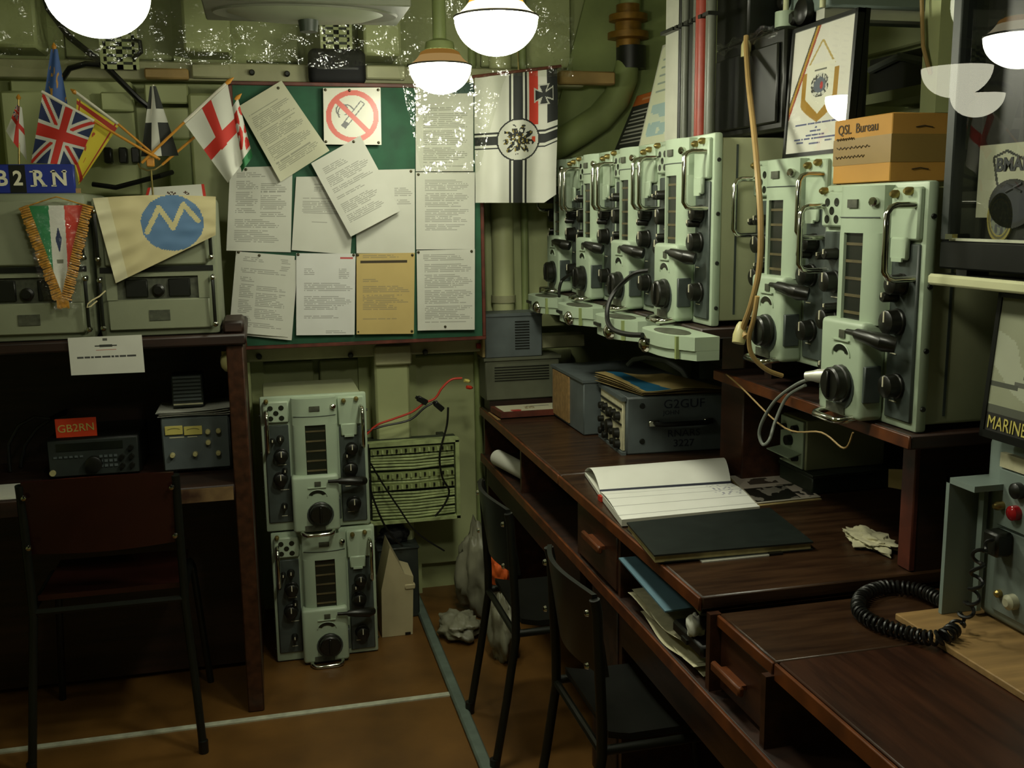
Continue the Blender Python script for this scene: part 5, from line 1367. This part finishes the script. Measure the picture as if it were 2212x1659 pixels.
# tuning unit near the ceiling
t = thing('tuning_unit', 'pale grey tuning unit with dark dials and glass tubes high on the wall', 'radio unit', (1.6, 2.45, 2.1))
uy0, uy1 = onX(1790, 40, 1.42).y, onX(1652, 40, 1.42).y
obj('case', MB().box(1.42, 1.98, uy0, min(uy1, CY1-.23), 2.135, 2.51, .006), 'device_grey', t)
for px, py, r in ((1702, 50, .026), (1744, 25, .034), (1702, 5, .018), (1726, 40, .018)):
    q = onX(px, py, 1.42); obj('dial', MB().lathe([(r, 0), (r, .02), (r*.7, .026)], AX(q, (-1, 0, 0)), 16), 'knob_black', t)
for px in (1697, 1776):
    q = onX(px, 40, 1.40); obj('glass_tube', MB().tube([(1.40, q.y, 2.13), (1.40, q.y, 2.50)], .0075, 10), 'shelf_cream', t)
obj('tube_socket', MB().lathe([(.028, -.02), (.028, .02)], Matrix.Translation((1.40, onX(1697, 40, 1.40).y, 2.134)), 14), 'radio_pale', t)
obj('bracket', MB().box(1.42, 1.98, uy0+.02, uy0+.06, 2.11, 2.135), 'silver', t)

# ================================================================ display case
DX = 1.31
dy0, dy1, dz0, dz1 = .98, 1.742, 1.516, 2.35
t = thing('wall_shelf', 'narrow cream edged wall shelf under the black display case', 'shelf', (1.6, 1.36, 1.49))
obj('board', MB().box(1.30, 1.99, .98, 1.745, 1.487, 1.506, .002), 'black_metal', t)
obj('front_lip', MB().box(1.286, 1.300, .98, 1.748, 1.484, 1.506, .005), 'shelf_cream', t)
obj('bracket', MB().box(1.4, 1.99, 1.0, 1.02, 1.40, 1.487), 'black_metal', t)
t = thing('display_case', 'black framed glazed display case with badges on the wall shelf', 'display case', (1.36, 1.36, 1.507))
obj('back_board', MB().box(DX+.055, DX+.07, dy0, dy1, dz0, dz1), 'black_metal', t)
obj('frame_rail', MB().box(DX-.004, DX+.06, dy0, dy1, dz0, dz0+.055, .004), 'black_plastic', t)
obj('frame_rail', MB().box(DX-.004, DX+.06, dy0, dy1, dz1-.05, dz1, .004), 'black_plastic', t)
obj('frame_stile', MB().box(DX-.004, DX+.06, dy1-.026, dy1, dz0+.055, dz1-.05, .003), 'charcoal', t)
obj('frame_stile', MB().box(DX-.004, DX+.06, dy0, dy0+.03, dz0+.055, dz1-.05, .003), 'charcoal', t)
obj('inner_bead', MB().box(DX-.002, DX+.008, dy0+.03, dy1-.026, dz0+.055, dz0+.060), 'steel_strip', t)
obj('corner_clip', MB().box(DX-.010, DX+.002, dy1-.045, dy1-.024, dz0+.058, dz0+.068), 'chrome', t)
obj('foot', MB().box(DX+.0, DX+.05, dy1-.08, dy1-.05, 1.506, dz0).box(DX, DX+.05, dy0+.05, dy0+.08, 1.506, dz0), 'black_plastic', t)
obj('glass', MB().grid(lambda u, v: Vector((DX+.010, dy0+.028+(dy1-dy0-.052)*u, dz0+.056+(dz1-dz0-.106)*v)), 1, 1), 'pane_strong', t)
# badges inside
DXB = DX+.054
def disc_badge(px, py, ry, rz, colf, label, name='badge', mask=None):
    c = onX(px, py, DXB)
    f = lambda u, v: Vector((DXB-.006, c.y+ry*(1-2*u), c.z+rz*(1-2*v)))
    o = printed(name, f, colf, 70, 70, thick=.004, mask=lambda u, v: (u-.5)**2+(v-.5)**2 < .25)
    return tag(o, label, 'badge')
def vcol(u, v):
    x, y = (u-.5)*2, (v-.5)*2; r = math.hypot(x, y)
    if r > .93: return hexc('d8dcd0')
    if y > -.6 and abs(x)-.10 < (.62-y)*.40 and abs(x) > (.32-y)*.40-.02 and y < .62: return hexc('2f3f7a')
    if .66 < y < .76 and abs(x) < .3: return hexc('c03a30')
    if .78 < y < .86 and abs(x) < .22: return hexc('2f4f8a')
    return hexc('e4e6dc')
disc_badge(2097, 0, .052, .052, vcol, 'round white badge with a blue V in the display case')
q = [onX(2090, 318, DXB), onX(2260, 330, DXB), onX(2260, 520, DXB), onX(2090, 505, DXB)]
ya, yb, za, zb = min(q[0].y, dy1-.032), q[1].y, onX(2120, 470, DXB).z, q[0].z
def bmc(u, v):
    for x0, y0, x1, y1 in ((.24, .18, .45, .10), (.45, .10, .70, .22), (.24, .18, .34, .62), (.34, .62, .6, .95)):
        dx, dy = x1-x0, y1-y0; s = max(0, min(1, ((u-x0)*dx+(v-y0)*dy)/(dx*dx+dy*dy)))
        if math.hypot(u-x0-s*dx, v-y0-s*dy) < .018: return hexc('26291f')
    return hexc('a9ab92')
t = thing('crest_card', 'cream card with a shield outline lettered BMARS in the display case', 'card', (DXB, (ya+yb)/2, za))
printed('card', quadmap([(DXB-.004, ya, zb), (DXB-.004, yb, zb), (DXB-.004, yb, za), (DXB-.004, ya, za)]), bmc, 70, 60, t, thick=.003)
p = onX(2200, 355, DXB)
text('lettering', 'BMARS', .034, (DXB-.005, p.y, p.z), (0, -1, 0), (0, 0, 1), 'ink', t, .0006, bold=.0012)
obj('crossed_bars', MB().tube([(DXB-.006, p.y-.02, p.z-.035), (DXB-.006, p.y+.02, p.z-.05)], .003, 5).tube([(DXB-.006, p.y+.02, p.z-.035), (DXB-.006, p.y-.02, p.z-.05)], .003, 5), 'ink', t)
def dk(u, v):
    r = math.hypot(u-.5, v-.5)*2
    return hexc('20242c') if r < .8 else hexc('161812')
disc_badge(2190, 440, .060, .045, dk, 'dark round cap badge overlapping the BMARS card', 'cap_badge')
def ov(u, v):
    r = math.hypot(u-.5, v-.5)*2
    if r > .88 or .72 < r < .78: return hexc('8a7f35')
    if r > .78: return hexc('4c4a2a')
    return hexc('6a6f5c') if noise.noise(Vector((u*9, v*9, 4))) > 0 else hexc('3c3f42')
disc_badge(2165, 470, .034, .046, ov, 'oval badge with a gold rope ring low in the display case', 'rope_badge')

# ---- ship poster leaning on the grey unit
t = thing('ship_poster', 'framed ship poster with yellow lettering leaning above the grey unit', 'poster', (1.36, 1.45, 1.2))
PB = onX(2112, 950, 1.33)
PZ0 = 1.2
def po3(y, z, off=0): return Vector((1.335+.085*(z-PZ0)+off, y, z))
py1 = 1.625; py0 = 1.20; pz1 = 1.475
obj('backing', MB().slab([po3(py1, PZ0, .01), po3(py0, PZ0, .01), po3(py0, pz1, .01), po3(py1, pz1, .01)], .008), 'black_plastic', t)
for (a0, b0_, a1, b1_) in ((py0, PZ0, py1, PZ0+.014), (py0, pz1-.008, py1, pz1), (py1-.010, PZ0, py1, pz1), (py0, PZ0, py0+.01, pz1)):
    obj('frame_bar', MB().slab([po3(a1, b0_, -.004), po3(a0, b0_, -.004), po3(a0, b1_, -.004), po3(a1, b1_, -.004)], .014), 'black_plastic', t)
def postc(u, v):
    if v > .86: return hexc('201f1a')
    if v > .80: return hexc('55584c')
    if .66 < v < .76:
        if u > .22 and v < .66+.10*min(1, (u-.16)/.25): return hexc('b0402c')
    if .62 < v < .66 and u < .17: return hexc('4c4f44')
    if v > .60 and v < .64 and u > .15: return hexc('5a5c52')
    for a_, b_2, w in ((.5, .52, .3), (.55, .57, .2), (.46, .475, .35), (.40, .41, .42)):
        if a_ < v < b_2 and u > w: return hexc('3c3e36')
    n = noise.noise(Vector((u*3, v*4, 2)))
    return hexc('a9ad97') if n > 0 else hexc('969a80')
printed('print', quadmap([po3(py1-.010, pz1-.008, -.001), po3(py0+.01, pz1-.008, -.001), po3(py0+.01, PZ0+.014, -.001), po3(py1-.010, PZ0+.014, -.001)]), postc, 80, 80, t)
text('lettering', 'MARINEFUNKER', .036, po3(py1-.016, PZ0+.030, -.0025), (0, -1, 0), (.085, 0, 1), 'meter_face', t, .0005, align='LEFT', sx=.80)

# ---- grey unit with side bracket on the bench
t = tag(obj('ply_board', MB().box(1.225, 1.80, .80, 1.705, .8015, .816, .002), 'tan_ply'), 'tan plywood board under the grey unit on the bench', 'board')
t = thing('transmitter_unit', 'grey-green transmitter unit with a red lamp and coiled cord', 'radio unit', (1.55, 1.3, .816))
obj('case', MB().box(1.385, 1.80, .85, 1.668, .817, 1.197, .022, 3), 'device_grey', t)
f = obj('upper_panel', MB().box(1.375, 1.386, .90, 1.615, 1.02, 1.135, .003), 'device_grey', t)
lo_ = obj('lower_panel', MB().box(1.378, 1.386, .90, 1.615, .845, 1.015, .002), 'device_panel', t)
obj('label_strip', MB().box(1.373, 1.385, .90, 1.612, 1.138, 1.166), 'paper_edge', t, label='cream label strip')
def dk_(px, py, x=1.375): return onX(px, py, x)
for px, py, r, m, nm, d in ((2203, 1060, .016, 'knob_black', 'knob', .018), (2165, 1092, .009, 'brass', 'toggle', .02), (2196, 1108, .015, 'red_lens', 'indicator_lamp', .018)):
    obj(nm, MB().lathe([(r, 0), (r*.95, d*.7), (r*.5, d)], AX(dk_(px, py), (-1, 0, 0)), 14), m, f)
for px, py, r, m, nm, d in ((2190, 1300, .016, 'clear_knob', 'knob', .02), (2160, 1282, .008, 'brass', 'screw', .012)):
    obj(nm, MB().lathe([(r, 0), (r*.95, d*.7), (r*.5, d)], AX(dk_(px, py, 1.378), (-1, 0, 0)), 14), m, lo_)
c = dk_(2172, 1170, 1.378)
obj('cord_socket', MB().box(1.34, 1.378, c.y-.022, c.y+.02, c.z-.024, c.z+.024, .005), 'black_metal', t)
g0, g1 = onX(2078, 1022, 1.315), onX(2080, 1300, 1.315)
obj('guard_bracket', MB().box(1.31, 1.40, 1.672, 1.682, .817, 1.105).box(1.31, 1.40, 1.60, 1.682, 1.093, 1.105).box(1.366, 1.376, 1.640, 1.655, .83, 1.08), 'device_grey', t, label='grey side guard')
# coiled cord
path = [onZ(2040, 1300, .826), onZ(1985, 1275, .822), onZ(1915, 1268, .817), onZ(1865, 1285, .817), onZ(1855, 1318, .817), onZ(1890, 1345, .817), onZ(1950, 1365, .817), onZ(2005, 1378, .822), onZ(2045, 1372, .832)]
path += [onX(2072, 1345, 1.285), onX(2095, 1310, 1.29), onX(2108, 1268, 1.29), onX(2112, 1225, 1.295), onX(2118, 1190, 1.31), onX(2145, 1165, 1.335)]
path = catm(path); 
# resample evenly
cum = [0]
for i in range(1, len(path)): cum.append(cum[-1]+(path[i]-path[i-1]).length)
Ltot = cum[-1]; NT = 900; pts = []; j = 0
turns0 = .0105
phi = 0.0; last = None; a = None
tot_dense = cum[int(len(path)*.60)]
for i in range(NT):
    s = Ltot*i/(NT-1)
    while j < len(cum)-2 and cum[j+1] < s: j += 1
    k = (s-cum[j])/max(1e-6, cum[j+1]-cum[j]); p = path[j].lerp(path[j+1], k)
    tg = (path[j+1]-path[j]).normalized()
    if a is None: a = tg.orthogonal().normalized()
    a = (a-tg*a.dot(tg)).normalized(); b = tg.cross(a)
    pitch = .0115 if s < tot_dense else .034
    if last is not None: phi += 2*PI*(s-last)/pitch
    last = s
    R_ = .0125 if s < tot_dense else .011
    if i > NT-40: R_ *= (NT-i)/40
    pts.append(p+a*(R_*math.cos(phi))+b*(R_*math.sin(phi)))
tag(obj('coiled_cord', MB().tube(pts, .0036, 6), 'cable_black'), 'black coiled cord looping on the bench in front of the grey unit', 'cord')
